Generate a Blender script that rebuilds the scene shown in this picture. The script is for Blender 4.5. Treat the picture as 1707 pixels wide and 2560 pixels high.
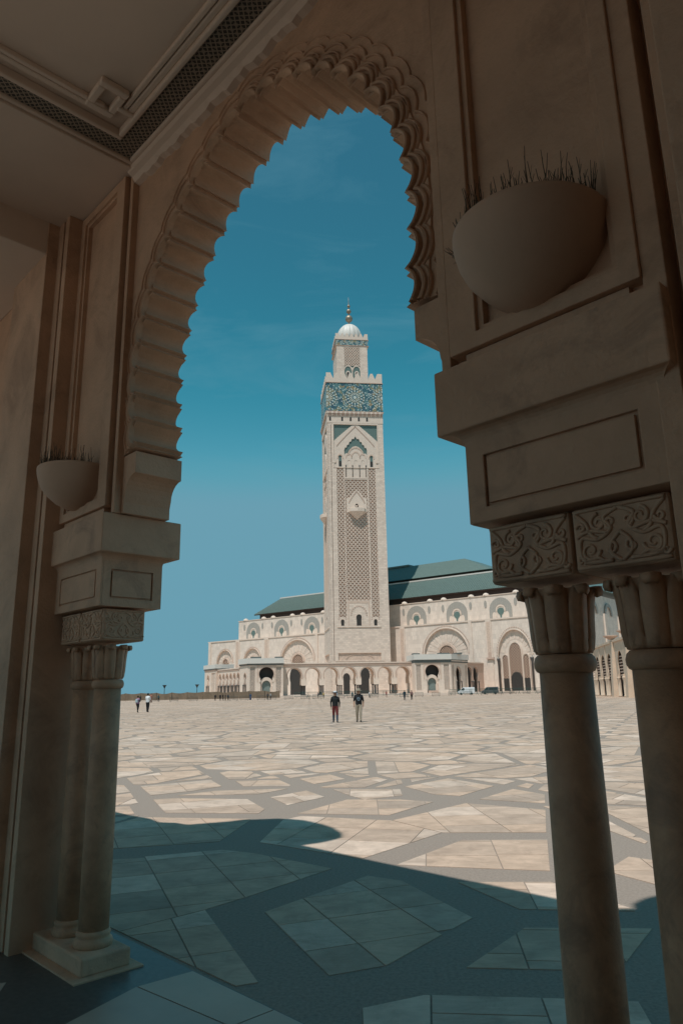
import bpy, bmesh, math, random
from mathutils import Vector, Matrix
from mathutils.geometry import tessellate_polygon
random.seed(7)
R = math.radians
pi = math.pi
for o in list(bpy.data.objects):
    bpy.data.objects.remove(o)
sc = bpy.context.scene
COL = sc.collection

# ------------------------------------------------------------------ camera
PITCH, ROLL, FPX = .2452, -.019, 1796.05
cam = bpy.data.cameras.new('camera')
camo = bpy.data.objects.new('camera', cam)
COL.objects.link(camo)
cam.sensor_fit = 'VERTICAL'
cam.sensor_height = 36.0
cam.lens = FPX / 2560 * 36.0
cam.clip_start = .05
cam.clip_end = 20000
_f = Vector((0, math.cos(PITCH), math.sin(PITCH)))
_u0 = Vector((0, -math.sin(PITCH), math.cos(PITCH)))
_r0 = Vector((1, 0, 0))
_r = math.cos(ROLL) * _r0 + math.sin(ROLL) * _u0
_u = -math.sin(ROLL) * _r0 + math.cos(ROLL) * _u0
camo.matrix_world = Matrix(((_r.x, _u.x, -_f.x, 0), (_r.y, _u.y, -_f.y, 0), (_r.z, _u.z, -_f.z, 1.65), (0, 0, 0, 1)))
sc.camera = camo

# ------------------------------------------------------------------ sky and sun
SUN_TRAVEL = Vector((.20, .40, -1.0)).normalized()
SUN_ELEV = math.asin(-SUN_TRAVEL.z)
SUN_ROT = math.atan2(-SUN_TRAVEL.x, -SUN_TRAVEL.y)
SKY_GRADE = ((.225, 3.6, 2.4, .50), (1.40, 1.38, 5.7, 1.4), (.88, 1.42, 7.3, 2.0))   # the photograph's teal rendering of the clear sky
w = bpy.data.worlds.new('World')
sc.world = w
w.use_nodes = True
wn = w.node_tree
wn.nodes.clear()
sky = wn.nodes.new('ShaderNodeTexSky')
sky.sky_type = 'NISHITA'
sky.sun_disc = False
sky.sun_elevation = SUN_ELEV
sky.sun_rotation = SUN_ROT % (2 * pi)
sky.air_density = 1.0
sky.dust_density = .15
sky.ozone_density = 1.6
sep = wn.nodes.new('ShaderNodeSeparateColor')
comb = wn.nodes.new('ShaderNodeCombineColor')
for ch_, (k_, e_, mx_, lo_) in zip(('Red', 'Green', 'Blue'), SKY_GRADE):
    pw = wn.nodes.new('ShaderNodeMath')
    pw.operation = 'POWER'
    pw.inputs[1].default_value = e_
    ml = wn.nodes.new('ShaderNodeMath')
    ml.operation = 'MULTIPLY'
    ml.inputs[1].default_value = k_
    mn = wn.nodes.new('ShaderNodeMath')
    mn.operation = 'SMOOTH_MIN'
    mn.inputs[1].default_value = mx_
    mn.inputs[2].default_value = .8
    wn.links.new(sep.outputs[ch_], pw.inputs[0])
    wn.links.new(pw.outputs[0], ml.inputs[0])
    wn.links.new(ml.outputs[0], mn.inputs[0])
    lw = wn.nodes.new('ShaderNodeMath')
    lw.operation = 'SMOOTH_MAX'
    lw.inputs[1].default_value = lo_
    lw.inputs[2].default_value = .3
    wn.links.new(mn.outputs[0], lw.inputs[0])
    wn.links.new(lw.outputs[0], comb.inputs[ch_])
# very thin high cirrus
tc = wn.nodes.new('ShaderNodeTexCoord')
mp = wn.nodes.new('ShaderNodeMapping')
mp.inputs['Scale'].default_value = (1.2, 1.2, 5.5)
mp.inputs['Rotation'].default_value = (.1, .35, .2)
nz = wn.nodes.new('ShaderNodeTexNoise')
nz.inputs['Scale'].default_value = 2.6
nz.inputs['Detail'].default_value = 7
nz.inputs['Roughness'].default_value = .62
nz.inputs['Distortion'].default_value = .6
cr = wn.nodes.new('ShaderNodeValToRGB')
cr.color_ramp.elements[0].position = .5
cr.color_ramp.elements[0].color = (0, 0, 0, 1)
cr.color_ramp.elements[1].position = .85
cr.color_ramp.elements[1].color = (.42, .42, .42, 1)
cl = wn.nodes.new('ShaderNodeMix')
cl.data_type = 'RGBA'
cl.inputs['B'].default_value = (2.4, 5.5, 6.9, 1)
bg = wn.nodes.new('ShaderNodeBackground')
bg.inputs['Strength'].default_value = .06
wo = wn.nodes.new('ShaderNodeOutputWorld')
L = wn.links.new
L(tc.outputs['Generated'], mp.inputs['Vector'])
L(mp.outputs['Vector'], nz.inputs['Vector'])
L(nz.outputs['Fac'], cr.inputs['Fac'])
L(sky.outputs['Color'], sep.inputs['Color'])
L(comb.outputs['Color'], cl.inputs['A'])
L(cr.outputs['Color'], cl.inputs['Factor'])
L(cl.outputs['Result'], bg.inputs['Color'])
L(bg.outputs['Background'], wo.inputs['Surface'])

sd = bpy.data.lights.new('sun', 'SUN')
sd.energy = 3.55
sd.angle = R(.5)
sd.color = (1, .985, .95)
so = bpy.data.objects.new('sun', sd)
COL.objects.link(so)
so.rotation_euler = SUN_TRAVEL.to_track_quat('-Z', 'Y').to_euler()
so.location = (-20, -40, 100)

sc.view_settings.view_transform = 'Standard'
sc.view_settings.look = 'None'
sc.view_settings.exposure = 0.0
sc.view_settings.gamma = 1.0
sc.render.engine = 'CYCLES'
sc.cycles.max_bounces = 8
sc.cycles.diffuse_bounces = 5

# ------------------------------------------------------------------ materials
MATS = {}


def nd(nt, t, **kw):
    n = nt.nodes.new(t)
    for k, v in kw.items():
        n.inputs[k].default_value = v
    return n


def mat(name, col, rough=.8, var=.12, scale=3.0, bump=.15, bscale=None, metallic=0., spec=.4, coord='Object', stain=None, island=0., detail=6, streak=0.):
    """one procedural stone/plaster/paint material: base colour, mottling, fine relief"""
    m = bpy.data.materials.new(name)
    m.use_nodes = True
    nt = m.node_tree
    b = nt.nodes['Principled BSDF']
    b.inputs['Roughness'].default_value = rough
    b.inputs['Metallic'].default_value = metallic
    b.inputs['Specular IOR Level'].default_value = spec
    tcn = nd(nt, 'ShaderNodeTexCoord')
    n1 = nd(nt, 'ShaderNodeTexNoise', Scale=scale, Detail=detail, Roughness=.6)
    nt.links.new(tcn.outputs[coord], n1.inputs['Vector'])
    mr = nd(nt, 'ShaderNodeMapRange')
    mr.inputs['From Min'].default_value = .25
    mr.inputs['From Max'].default_value = .75
    mr.inputs['To Min'].default_value = 1 - var
    mr.inputs['To Max'].default_value = 1 + var
    nt.links.new(n1.outputs['Fac'], mr.inputs['Value'])
    hs = nd(nt, 'ShaderNodeHueSaturation')
    hs.inputs['Color'].default_value = (*col, 1)
    nt.links.new(mr.outputs['Result'], hs.inputs['Value'])
    out = hs.outputs['Color']
    if island:
        g = nd(nt, 'ShaderNodeNewGeometry')
        oi = nd(nt, 'ShaderNodeObjectInfo')
        ad = nt.nodes.new('ShaderNodeMath')
        ad.operation = 'ADD'
        nt.links.new(g.outputs['Random Per Island'], ad.inputs[0])
        nt.links.new(oi.outputs['Random'], ad.inputs[1])
        fr = nt.nodes.new('ShaderNodeMath')
        fr.operation = 'FRACT'
        nt.links.new(ad.outputs[0], fr.inputs[0])
        rp = nd(nt, 'ShaderNodeValToRGB')
        e = rp.color_ramp.elements
        lo, hi = 1 - island, 1 + island
        e[0].position = 0
        e[0].color = (lo, lo * .99, lo * .98, 1)
        e[1].position = 1
        e[1].color = (hi, hi, hi, 1)
        x = rp.color_ramp.elements.new(.35)
        x.color = (1.0, .95, .90, 1)
        x = rp.color_ramp.elements.new(.6)
        x.color = (1.04, .97, .9, 1)
        x = rp.color_ramp.elements.new(.8)
        x.color = (.95, .97, .98, 1)
        nt.links.new(fr.outputs[0], rp.inputs['Fac'])
        mx = nt.nodes.new('ShaderNodeMix')
        mx.data_type = 'RGBA'
        mx.blend_type = 'MULTIPLY'
        mx.inputs['Factor'].default_value = 1
        nt.links.new(out, mx.inputs['A'])
        nt.links.new(rp.outputs['Color'], mx.inputs['B'])
        out = mx.outputs['Result']
    if stain:
        scol, sscale, lo, hi, fac = stain
        n2 = nd(nt, 'ShaderNodeTexNoise', Scale=sscale, Detail=8, Roughness=.7, Distortion=.8)
        nt.links.new(tcn.outputs[coord], n2.inputs['Vector'])
        m2 = nd(nt, 'ShaderNodeMapRange')
        m2.inputs['From Min'].default_value = lo
        m2.inputs['From Max'].default_value = hi
        m2.inputs['To Max'].default_value = fac
        nt.links.new(n2.outputs['Fac'], m2.inputs['Value'])
        mx = nt.nodes.new('ShaderNodeMix')
        mx.data_type = 'RGBA'
        mx.inputs['B'].default_value = (*scol, 1)
        nt.links.new(m2.outputs['Result'], mx.inputs['Factor'])
        nt.links.new(out, mx.inputs['A'])
        out = mx.outputs['Result']
    if streak:                               # drawn-out veins in the stone
        mpn = nd(nt, 'ShaderNodeMapping')
        mpn.inputs['Rotation'].default_value = (0, 0, .5)
        mpn.inputs['Scale'].default_value = (3, 11, 1)
        nt.links.new(tcn.outputs[coord], mpn.inputs['Vector'])
        n4 = nd(nt, 'ShaderNodeTexNoise', Scale=1.6, Detail=6, Roughness=.65, Distortion=1.2)
        nt.links.new(mpn.outputs['Vector'], n4.inputs['Vector'])
        m4 = nd(nt, 'ShaderNodeMapRange')
        m4.inputs['From Min'].default_value = .3
        m4.inputs['From Max'].default_value = .7
        m4.inputs['To Min'].default_value = 1 - streak
        m4.inputs['To Max'].default_value = 1 + streak
        nt.links.new(n4.outputs['Fac'], m4.inputs['Value'])
        h4_ = nd(nt, 'ShaderNodeHueSaturation')
        nt.links.new(out, h4_.inputs['Color'])
        nt.links.new(m4.outputs['Result'], h4_.inputs['Value'])
        out = h4_.outputs['Color']
    nt.links.new(out, b.inputs['Base Color'])
    if bump:
        n3 = nd(nt, 'ShaderNodeTexNoise', Scale=bscale or scale * 9, Detail=5, Roughness=.65)
        nt.links.new(tcn.outputs[coord], n3.inputs['Vector'])
        bp = nd(nt, 'ShaderNodeBump', Strength=bump, Distance=.02)
        nt.links.new(n3.outputs['Fac'], bp.inputs['Height'])
        nt.links.new(bp.outputs['Normal'], b.inputs['Normal'])
    MATS[name] = m
    return m


def stone_courses(name, col, bw, bh, mortar=.04, var=.10):
    """ashlar blocks too small to tell apart at this distance"""
    m = mat(name, col, rough=.85, var=.09, scale=.35, bump=.2, bscale=1.5)
    nt = m.node_tree
    b = nt.nodes['Principled BSDF']
    src = b.inputs['Base Color'].links[0].from_socket
    tcn = [n for n in nt.nodes if n.type == 'TEX_COORD'][0]
    sep = nd(nt, 'ShaderNodeSeparateXYZ')
    nt.links.new(tcn.outputs['Object'], sep.inputs[0])
    a = nt.nodes.new('ShaderNodeMath')
    a.operation = 'ADD'
    nt.links.new(sep.outputs['X'], a.inputs[0])
    nt.links.new(sep.outputs['Y'], a.inputs[1])
    cb = nd(nt, 'ShaderNodeCombineXYZ')
    nt.links.new(a.outputs[0], cb.inputs['X'])
    nt.links.new(sep.outputs['Z'], cb.inputs['Y'])
    br = nd(nt, 'ShaderNodeTexBrick')
    br.inputs['Scale'].default_value = 1.0
    br.inputs['Brick Width'].default_value = bw
    br.inputs['Row Height'].default_value = bh
    br.inputs['Mortar Size'].default_value = mortar
    br.inputs['Color1'].default_value = (1 - var, 1 - var * 1.1, 1 - var * 1.1, 1)
    br.inputs['Color2'].default_value = (1 + var, 1 + var, 1 + var, 1)
    br.inputs['Mortar'].default_value = (.84, .81, .79, 1)
    nt.links.new(cb.outputs[0], br.inputs['Vector'])
    mx = nt.nodes.new('ShaderNodeMix')
    mx.data_type = 'RGBA'
    mx.blend_type = 'MULTIPLY'
    mx.inputs['Factor'].default_value = 1
    nt.links.new(src, mx.inputs['A'])
    nt.links.new(br.outputs['Color'], mx.inputs['B'])
    nt.links.new(mx.outputs['Result'], b.inputs['Base Color'])
    return m


M_plaster = mat('plaster', (.60, .385, .255), var=.17, scale=2.2, bump=.35, bscale=38, stain=((.25, .155, .10), 1.7, .5, .76, .6))
M_cut = mat('cut_stone', (.60, .385, .255), var=.16, scale=2.6, bump=.3, bscale=30, stain=((.23, .16, .12), 3.2, .52, .75, .6))
M_column = mat('column_stone', (.50, .29, .175), var=.24, scale=7, bump=.2, bscale=70, rough=.6, stain=((.2, .125, .085), 5, .5, .68, .55))
M_ceil = mat('ceiling_paint', (.74, .59, .475), var=.06, scale=1.2, bump=.06, bscale=25, stain=((.30, .25, .21), .9, .6, .85, .4))
M_pot = mat('planter_plaster', (.60, .40, .28), var=.08, scale=3, bump=.08, bscale=30)
M_twig = mat('dry_twig', (.09, .07, .045), var=.2, scale=20, bump=0)
M_soil = mat('soil', (.06, .045, .03), var=.3, scale=20, bump=.5)
M_slab = mat('travertine_slab', (.535, .405, .318), rough=.8, spec=.2, var=.22, scale=2.6, bump=.12, bscale=14, island=.24, coord='Object', stain=((.30, .215, .16), 3.4, .5, .72, .55), streak=.09)
M_granite = mat('granite_band', (.30, .24, .197), spec=.2, rough=.85, var=.22, scale=40, bump=.12, bscale=60, detail=3)
M_polished = mat('polished_dark_granite', (.10, .09, .08), rough=.4, var=.3, scale=25, bump=.04, spec=.4)
M_polslab = mat('polished_travertine', (.46, .36, .29), rough=.42, spec=.3, var=.12, scale=2.2, bump=.02, island=.1)
M_stone = stone_courses('pale_ashlar', (.72, .58, .48), 1.5, .75)
M_stone2 = mat('pale_carved_stone', (.72, .58, .48), rough=.85, var=.1, scale=.8, bump=.3, bscale=3)
M_wall = stone_courses('prayer_hall_stone', (.73, .605, .51), 1.1, 1.7, mortar=.03, var=.07)
M_pink = mat('rose_stone', (.54, .385, .305), var=.14, scale=1.2, bump=.2, bscale=4)
M_carve = mat('carved_rose_stone', (.61, .45, .355), var=.22, scale=1.8, bump=.8, bscale=2.5)
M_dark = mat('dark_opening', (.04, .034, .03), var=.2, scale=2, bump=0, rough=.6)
M_greentile = mat('green_spandrel_tile', (.13, .185, .165), var=.1, scale=4, bump=.1, rough=.4)
M_roof = mat('green_roof_tile', (.12, .165, .145), rough=.45, var=.18, scale=1.3, bump=.3, bscale=3)
M_eave = mat('carved_cedar_and_shade', (.05, .03, .022), var=.25, scale=2, bump=.4, bscale=3)  # cedar of the eaves, also the painted shade of two walls
M_white = mat('white_marble', (.68, .63, .57), rough=.5, var=.05, scale=1, bump=.05)
M_coping = mat('grey_coping', (.13, .14, .13), rough=.7, var=.15, scale=1, bump=.1)
M_bronze = mat('bronze_finial', (.36, .285, .21), rough=.5, metallic=.6, var=.1, scale=1, bump=0)
M_leaf = mat('dark_lattice_inlay', (.10, .098, .082), var=.2, scale=2, bump=.1)
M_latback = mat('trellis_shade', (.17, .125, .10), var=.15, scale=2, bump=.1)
M_darkcol = mat('dark_marble_column', (.075, .065, .06), rough=.35, var=.2, scale=2, bump=.05)
M_fount = mat('grey_mosaic', (.20, .24, .22), rough=.4, var=.25, scale=3, bump=.2)
M_ochre = mat('ochre_render', (.63, .48, .36), var=.1, scale=.8, bump=.2, bscale=3)
M_brown = mat('brown_cloth_screen', (.20, .145, .10), rough=.95, var=.15, scale=.8, bump=.4, bscale=2)
M_green = mat('green_barrier_paint', (.012, .06, .05), rough=.5, var=.15, scale=3, bump=0)
M_metal = mat('dark_steel', (.035, .045, .045), rough=.5, var=.1, scale=5, bump=0, metallic=.3)
M_van = mat('white_van_paint', (.8, .8, .8), rough=.3, var=.03, scale=1, bump=0)
M_vand = mat('grey_van_paint', (.10, .105, .105), rough=.3, var=.05, scale=1, bump=0)
M_glass = mat('dark_glass', (.02, .025, .03), rough=.08, var=.05, scale=1, bump=0, spec=.7)
M_tyre = mat('rubber', (.015, .015, .015), rough=.9, var=.1, scale=5, bump=0)
M_skin = mat('skin', (.36, .20, .13), rough=.6, var=.06, scale=6, bump=0)
CLOTH = {}


def cloth(c):
    k = tuple(round(x, 3) for x in c)
    if k not in CLOTH:
        CLOTH[k] = mat('cloth_%d' % len(CLOTH), c, rough=.9, var=.14, scale=14, bump=.3, bscale=60)
    return CLOTH[k]


def lattice_mat(name, ca, cb, scale, axis):
    """fine crossed geometric inlay"""
    m = bpy.data.materials.new(name)
    m.use_nodes = True
    nt = m.node_tree
    b = nt.nodes['Principled BSDF']
    b.inputs['Roughness'].default_value = .6
    t = nd(nt, 'ShaderNodeTexCoord')
    s = nd(nt, 'ShaderNodeSeparateXYZ')
    nt.links.new(t.outputs['Object'], s.inputs[0])

    def mth(op, a, bb=None):
        n = nt.nodes.new('ShaderNodeMath')
        n.operation = op
        for i, x in enumerate((a, bb)):
            if x is None:
                continue
            if isinstance(x, (int, float)):
                n.inputs[i].default_value = x
            else:
                nt.links.new(x, n.inputs[i])
        return n.outputs[0]
    x, y = s.outputs[axis[0]], s.outputs[axis[1]]
    p = mth('SINE', mth('MULTIPLY', mth('ADD', x, y), scale))
    q = mth('SINE', mth('MULTIPLY', mth('SUBTRACT', x, y), scale))
    r1 = mth('SINE', mth('MULTIPLY', x, scale * 1.414))
    v = mth('MAXIMUM', mth('ABSOLUTE', p), mth('ABSOLUTE', q))
    v2 = mth('MULTIPLY', mth('GREATER_THAN', mth('MULTIPLY', p, q), .1), mth('GREATER_THAN', r1, -.2))
    f = mth('MAXIMUM', mth('MULTIPLY', mth('GREATER_THAN', v, .92), .8), mth('MULTIPLY', v2, .45))
    mx = nt.nodes.new('ShaderNodeMix')
    mx.data_type = 'RGBA'
    mx.inputs['A'].default_value = (*ca, 1)
    mx.inputs['B'].default_value = (*cb, 1)
    nt.links.new(f, mx.inputs['Factor'])
    nt.links.new(mx.outputs['Result'], b.inputs['Base Color'])
    MATS[name] = m
    return m


M_mosaic_u = lattice_mat('ceiling_mosaic', (.05, .042, .034), (.42, .33, .24), 75, ('X', 'Y'))
M_sebka = lattice_mat('carved_trellis', (.10, .085, .075), (.62, .51, .43), 4.2, ('X', 'Z'))
M_scr = lattice_mat('carved_screen', (.12, .065, .045), (.60, .41, .30), 2.9, ('X', 'Z'))
M_ring = lattice_mat('carved_grey_interlace', (.26, .24, .21), (.52, .46, .40), 5.0, ('X', 'Z'))


def zellij(name, cx, cz, period, axis):
    """glazed tile mosaic: rosettes round centres a period apart"""
    m = bpy.data.materials.new(name)
    m.use_nodes = True
    nt = m.node_tree
    b = nt.nodes['Principled BSDF']
    b.inputs['Roughness'].default_value = .35
    t = nd(nt, 'ShaderNodeTexCoord')
    s = nd(nt, 'ShaderNodeSeparateXYZ')
    nt.links.new(t.outputs['Object'], s.inputs[0])

    def mth(op, a, bb=None):
        n = nt.nodes.new('ShaderNodeMath')
        n.operation = op
        for i, x in enumerate((a, bb)):
            if x is None:
                continue
            if isinstance(x, (int, float)):
                n.inputs[i].default_value = x
            else:
                nt.links.new(x, n.inputs[i])
        return n.outputs[0]
    X = mth('SUBTRACT', s.outputs[axis], cx)
    X = mth('SUBTRACT', X, mth('MULTIPLY', mth('ROUND', mth('DIVIDE', X, period)), period))
    Z = mth('SUBTRACT', s.outputs['Z'], cz)
    rad = mth('SQRT', mth('ADD', mth('MULTIPLY', X, X), mth('MULTIPLY', Z, Z)))
    ang = mth('ARCTAN2', Z, X)
    vz = nd(nt, 'ShaderNodeTexVoronoi', Scale=.75)
    nt.links.new(t.outputs['Object'], vz.inputs['Vector'])
    vw = nd(nt, 'ShaderNodeTexVoronoi', Scale=1.15)
    nt.links.new(t.outputs['Object'], vw.inputs['Vector'])
    k = 12.45 / period

    def band(r0, r1):
        rk = mth('MULTIPLY', rad, k)
        return mth('MULTIPLY', mth('GREATER_THAN', rk, r0), mth('LESS_THAN', rk, r1))

    def spokes(n_, ph, th):
        return mth('GREATER_THAN', mth('COSINE', mth('ADD', mth('MULTIPLY', ang, n_), ph)), th)
    inner = mth('LESS_THAN', mth('MULTIPLY', rad, k), 4.6)
    ring = mth('SINE', mth('MULTIPLY', rad, 2.4 * k))
    p1_ = mth('MULTIPLY', band(1.15, 2.3), spokes(14, 0, .0))
    p2_ = mth('MULTIPLY', band(2.6, 3.5), spokes(14, pi, .25))
    p3_ = mth('MULTIPLY', band(3.8, 4.5), spokes(20, 0, .2))
    rp = mth('MAXIMUM', mth('MAXIMUM', p1_, p2_), p3_)
    dots = mth('LESS_THAN', vw.outputs['Distance'], .33)
    core = mth('LESS_THAN', mth('MULTIPLY', rad, k), .75)
    white = mth('MAXIMUM', mth('MAXIMUM', rp, core), mth('MULTIPLY', dots, mth('SUBTRACT', 1.0, inner)))
    rp0 = nd(nt, 'ShaderNodeValToRGB')
    e = rp0.color_ramp.elements
    rp0.color_ramp.interpolation = 'CONSTANT'
    e[0].position, e[0].color = 0, (.05, .125, .15, 1)
    e[1].position, e[1].color = .38, (.10, .20, .205, 1)
    for pz, cc in ((.6, (.24, .22, .13, 1)), (.78, (.045, .095, .13, 1)), (.9, (.30, .22, .12, 1))):
        n = rp0.color_ramp.elements.new(pz)
        n.color = cc
    sp = nd(nt, 'ShaderNodeSeparateColor')
    nt.links.new(vz.outputs['Color'], sp.inputs[0])
    nt.links.new(sp.outputs[0], rp0.inputs['Fac'])
    olive = nt.nodes.new('ShaderNodeMix')
    olive.data_type = 'RGBA'
    olive.inputs['B'].default_value = (.20, .165, .09, 1)
    nt.links.new(mth('MULTIPLY', mth('MULTIPLY', inner, mth('LESS_THAN', ring, .25)), .6), olive.inputs['Factor'])
    nt.links.new(rp0.outputs['Color'], olive.inputs['A'])
    mx = nt.nodes.new('ShaderNodeMix')
    mx.data_type = 'RGBA'
    mx.inputs['B'].default_value = (.60, .63, .58, 1)
    nt.links.new(olive.outputs['Result'], mx.inputs['A'])
    nt.links.new(mth('MULTIPLY', white, .85), mx.inputs['Factor'])
    nt.links.new(mx.outputs['Result'], b.inputs['Base Color'])
    return m


# ------------------------------------------------------------------ mesh helpers
class MB:
    def __init__(s):
        s.v, s.f = [], []

    def add(s, v, f):
        n = len(s.v)
        s.v += [tuple(p) for p in v]
        s.f += [tuple(i + n for i in q) for q in f]
        return s

    def box(s, x0, x1, y0, y1, z0, z1):
        x0, x1 = min(x0, x1), max(x0, x1)
        y0, y1 = min(y0, y1), max(y0, y1)
        return s.add([(x0, y0, z0), (x1, y0, z0), (x1, y1, z0), (x0, y1, z0), (x0, y0, z1), (x1, y0, z1), (x1, y1, z1), (x0, y1, z1)],
                     [(0, 3, 2, 1), (4, 5, 6, 7), (0, 1, 5, 4), (1, 2, 6, 5), (2, 3, 7, 6), (3, 0, 4, 7)])

    def prism(s, poly, y0, y1, holes=()):
        """polygon in the x-z plane, thick from y0 to y1, with through holes"""
        loops = [list(poly)] + [list(h) for h in holes]
        pts = [p for l in loops for p in l]
        tris = tessellate_polygon([[Vector((p[0], p[1], 0)) for p in l] for l in loops])
        n = len(pts)
        v = [(p[0], y0, p[1]) for p in pts] + [(p[0], y1, p[1]) for p in pts]
        f = []
        for a, b, c in tris:
            A, B, Cc = pts[a], pts[b], pts[c]
            cr_ = (B[0] - A[0]) * (Cc[1] - A[1]) - (B[1] - A[1]) * (Cc[0] - A[0])
            if abs(cr_) < 1e-9:
                continue
            if cr_ < 0:
                a, b = b, a
            f.append((a, b, c))
            f.append((c + n, b + n, a + n))
        k = 0
        for li, l in enumerate(loops):
            m_ = len(l)
            ar = sum(l[i][0] * l[(i + 1) % m_][1] - l[(i + 1) % m_][0] * l[i][1] for i in range(m_))
            flip = (ar > 0) != (li == 0)
            for i in range(m_):
                a, b = k + i, k + (i + 1) % m_
                f.append((a, a + n, b + n, b) if not flip else (b, b + n, a + n, a))
            k += m_
        return s.add(v, f)

    def hprism(s, poly, z0, z1):
        """polygon in the x-y plane extruded in z"""
        n = len(poly)
        ar = sum(poly[i][0] * poly[(i + 1) % n][1] - poly[(i + 1) % n][0] * poly[i][1] for i in range(n))
        if ar < 0:
            poly = poly[::-1]
        v = [(p[0], p[1], z0) for p in poly] + [(p[0], p[1], z1) for p in poly]
        f = [tuple(range(n - 1, -1, -1)), tuple(range(n, 2 * n))]
        f += [(i, (i + 1) % n, (i + 1) % n + n, i + n) for i in range(n)]
        return s.add(v, f)

    def lathe(s, prof, cx=0, cy=0, n=24, rmod=None):
        v, f = [], []
        for k, (r, z) in enumerate(prof):
            for i in range(n):
                a = 2 * pi * i / n
                rr = r * (rmod(a, z) if rmod else 1)
                v.append((cx + rr * math.cos(a), cy + rr * math.sin(a), z))
        for k in range(len(prof) - 1):
            for i in range(n):
                j = (i + 1) % n
                f.append((k * n + i, k * n + j, (k + 1) * n + j, (k + 1) * n + i))
        f.append(tuple(range(n - 1, -1, -1)))
        m_ = (len(prof) - 1) * n
        f.append(tuple(m_ + i for i in range(n)))
        return s.add(v, f)

    def tube(s, pts, r, n=6, r1=None, up=None):
        pts = [Vector(p) for p in pts]
        v, f = [], []
        m_ = len(pts)
        for k, p in enumerate(pts):
            t = (pts[min(k + 1, m_ - 1)] - pts[max(k - 1, 0)])
            if t.length < 1e-9:
                t = Vector((0, 0, 1))
            t.normalize()
            u_ = up if up else (Vector((0, 0, 1)) if abs(t.z) < .95 else Vector((1, 0, 0)))
            a = t.cross(u_).normalized()
            b = a.cross(t)
            rr = r if r1 is None else r + (r1 - r) * k / max(1, m_ - 1)
            for i in range(n):
                g = 2 * pi * i / n
                v.append(p + a * (rr * math.cos(g)) + b * (rr * math.sin(g)))
        for k in range(m_ - 1):
            for i in range(n):
                j = (i + 1) % n
                f.append((k * n + i, (k + 1) * n + i, (k + 1) * n + j, k * n + j))
        f.append(tuple(range(n)))
        f.append(tuple((m_ - 1) * n + i for i in range(n - 1, -1, -1)))
        return s.add(v, f)

    def mesh(s, name, m, smooth=False):
        me = bpy.data.meshes.new(name)
        me.from_pydata(s.v, [], s.f)
        me.materials.append(m)
        if smooth:
            me.polygons.foreach_set('use_smooth', [True] * len(me.polygons))
        me.update()
        return me

    def build(s, name, m, parent=None, smooth=False, bevel=0, loc=None, rz=0):
        o = bpy.data.objects.new(name, s.mesh(name, m, smooth))
        COL.objects.link(o)
        o.parent = parent
        if loc:
            o.location = loc
        if rz:
            o.rotation_euler.z = rz
        if bevel:
            md = o.modifiers.new('edge', 'BEVEL')
            md.width = bevel
            md.segments = 2
            md.limit_method = 'ANGLE'
            md.angle_limit = R(40)
        return o


def box(name, m, parent, x0, x1, y0, y1, z0, z1, bevel=0):
    return MB().box(x0, x1, y0, y1, z0, z1).build(name, m, parent, bevel=bevel)


def empty(name, loc=(0, 0, 0), rz=0, label=None, cat=None, group=None):
    o = bpy.data.objects.new(name, None)
    COL.objects.link(o)
    o.location = loc
    o.rotation_euler.z = rz
    o.empty_display_size = .2
    if label:
        o['label'] = label
        o['category'] = cat
    if group:
        o['group'] = group
    return o


def tag(o, label=None, cat=None, group=None, kind=None):
    if label:
        o['label'] = label
        o['category'] = cat
    if group:
        o['group'] = group
    if kind:
        o['kind'] = kind
    return o


def copy_tree(o, parent=None):
    c = o.copy()
    COL.objects.link(c)
    c.parent = parent
    for ch in list(o.children):
        copy_tree(ch, c)
    return c


def arch(cx, z0, zc, r, neck=None, zn=None, point=1.12, n=20):
    """closed outline of a (horseshoe) arch opening: jambs from z0, bulge of radius r about zc"""
    neck = r if neck is None else neck
    a0 = math.acos(min(1, neck / r))
    pts = [(cx - neck, z0)]
    arc = []
    for i in range(n + 1):
        a = -a0 + (pi + 2 * a0) * i / n
        x, z = math.cos(a) * r, math.sin(a) * r
        if z > 0:
            z *= point
        arc.append((cx + x, zc + z))
    pts = [(cx + neck, z0)] + arc + [(cx - neck, z0)]
    # drop duplicates
    out = []
    for p in pts:
        if not out or abs(p[0] - out[-1][0]) + abs(p[1] - out[-1][1]) > 1e-4:
            out.append(p)
    return out


def rect(x0, x1, z0, z1):
    return [(x0, z0), (x1, z0), (x1, z1), (x0, z1)]


def ringpoly(cx, cz, r0, r1, n=24, point=1., a0=0., a1=pi):
    o = [(cx + r1 * math.cos(a0 + (a1 - a0) * i / n), cz + r1 * math.sin(a0 + (a1 - a0) * i / n) * point) for i in range(n + 1)]
    i_ = [(cx + r0 * math.cos(a0 + (a1 - a0) * i / n), cz + r0 * math.sin(a0 + (a1 - a0) * i / n) * point) for i in range(n, -1, -1)]
    return o + i_


def off(poly, d):
    """grow a polygon outline by d about its edges (rough)"""
    n = len(poly)
    ar = sum(poly[i][0] * poly[(i + 1) % n][1] - poly[(i + 1) % n][0] * poly[i][1] for i in range(n))
    sg = 1 if ar > 0 else -1
    out = []
    for i in range(n):
        p, q, t = Vector(poly[i - 1]), Vector(poly[i]), Vector(poly[(i + 1) % n])
        e1, e2 = (q - p).normalized(), (t - q).normalized()
        nrm = (Vector((e1.y, -e1.x)) + Vector((e2.y, -e2.x)))
        if nrm.length < 1e-6:
            nrm = Vector((e1.y, -e1.x))
        nrm.normalize()
        k = max(.5, nrm.dot(Vector((e1.y, -e1.x))))
        out.append(tuple(q + nrm * (sg * d / k)))
    return out



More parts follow.
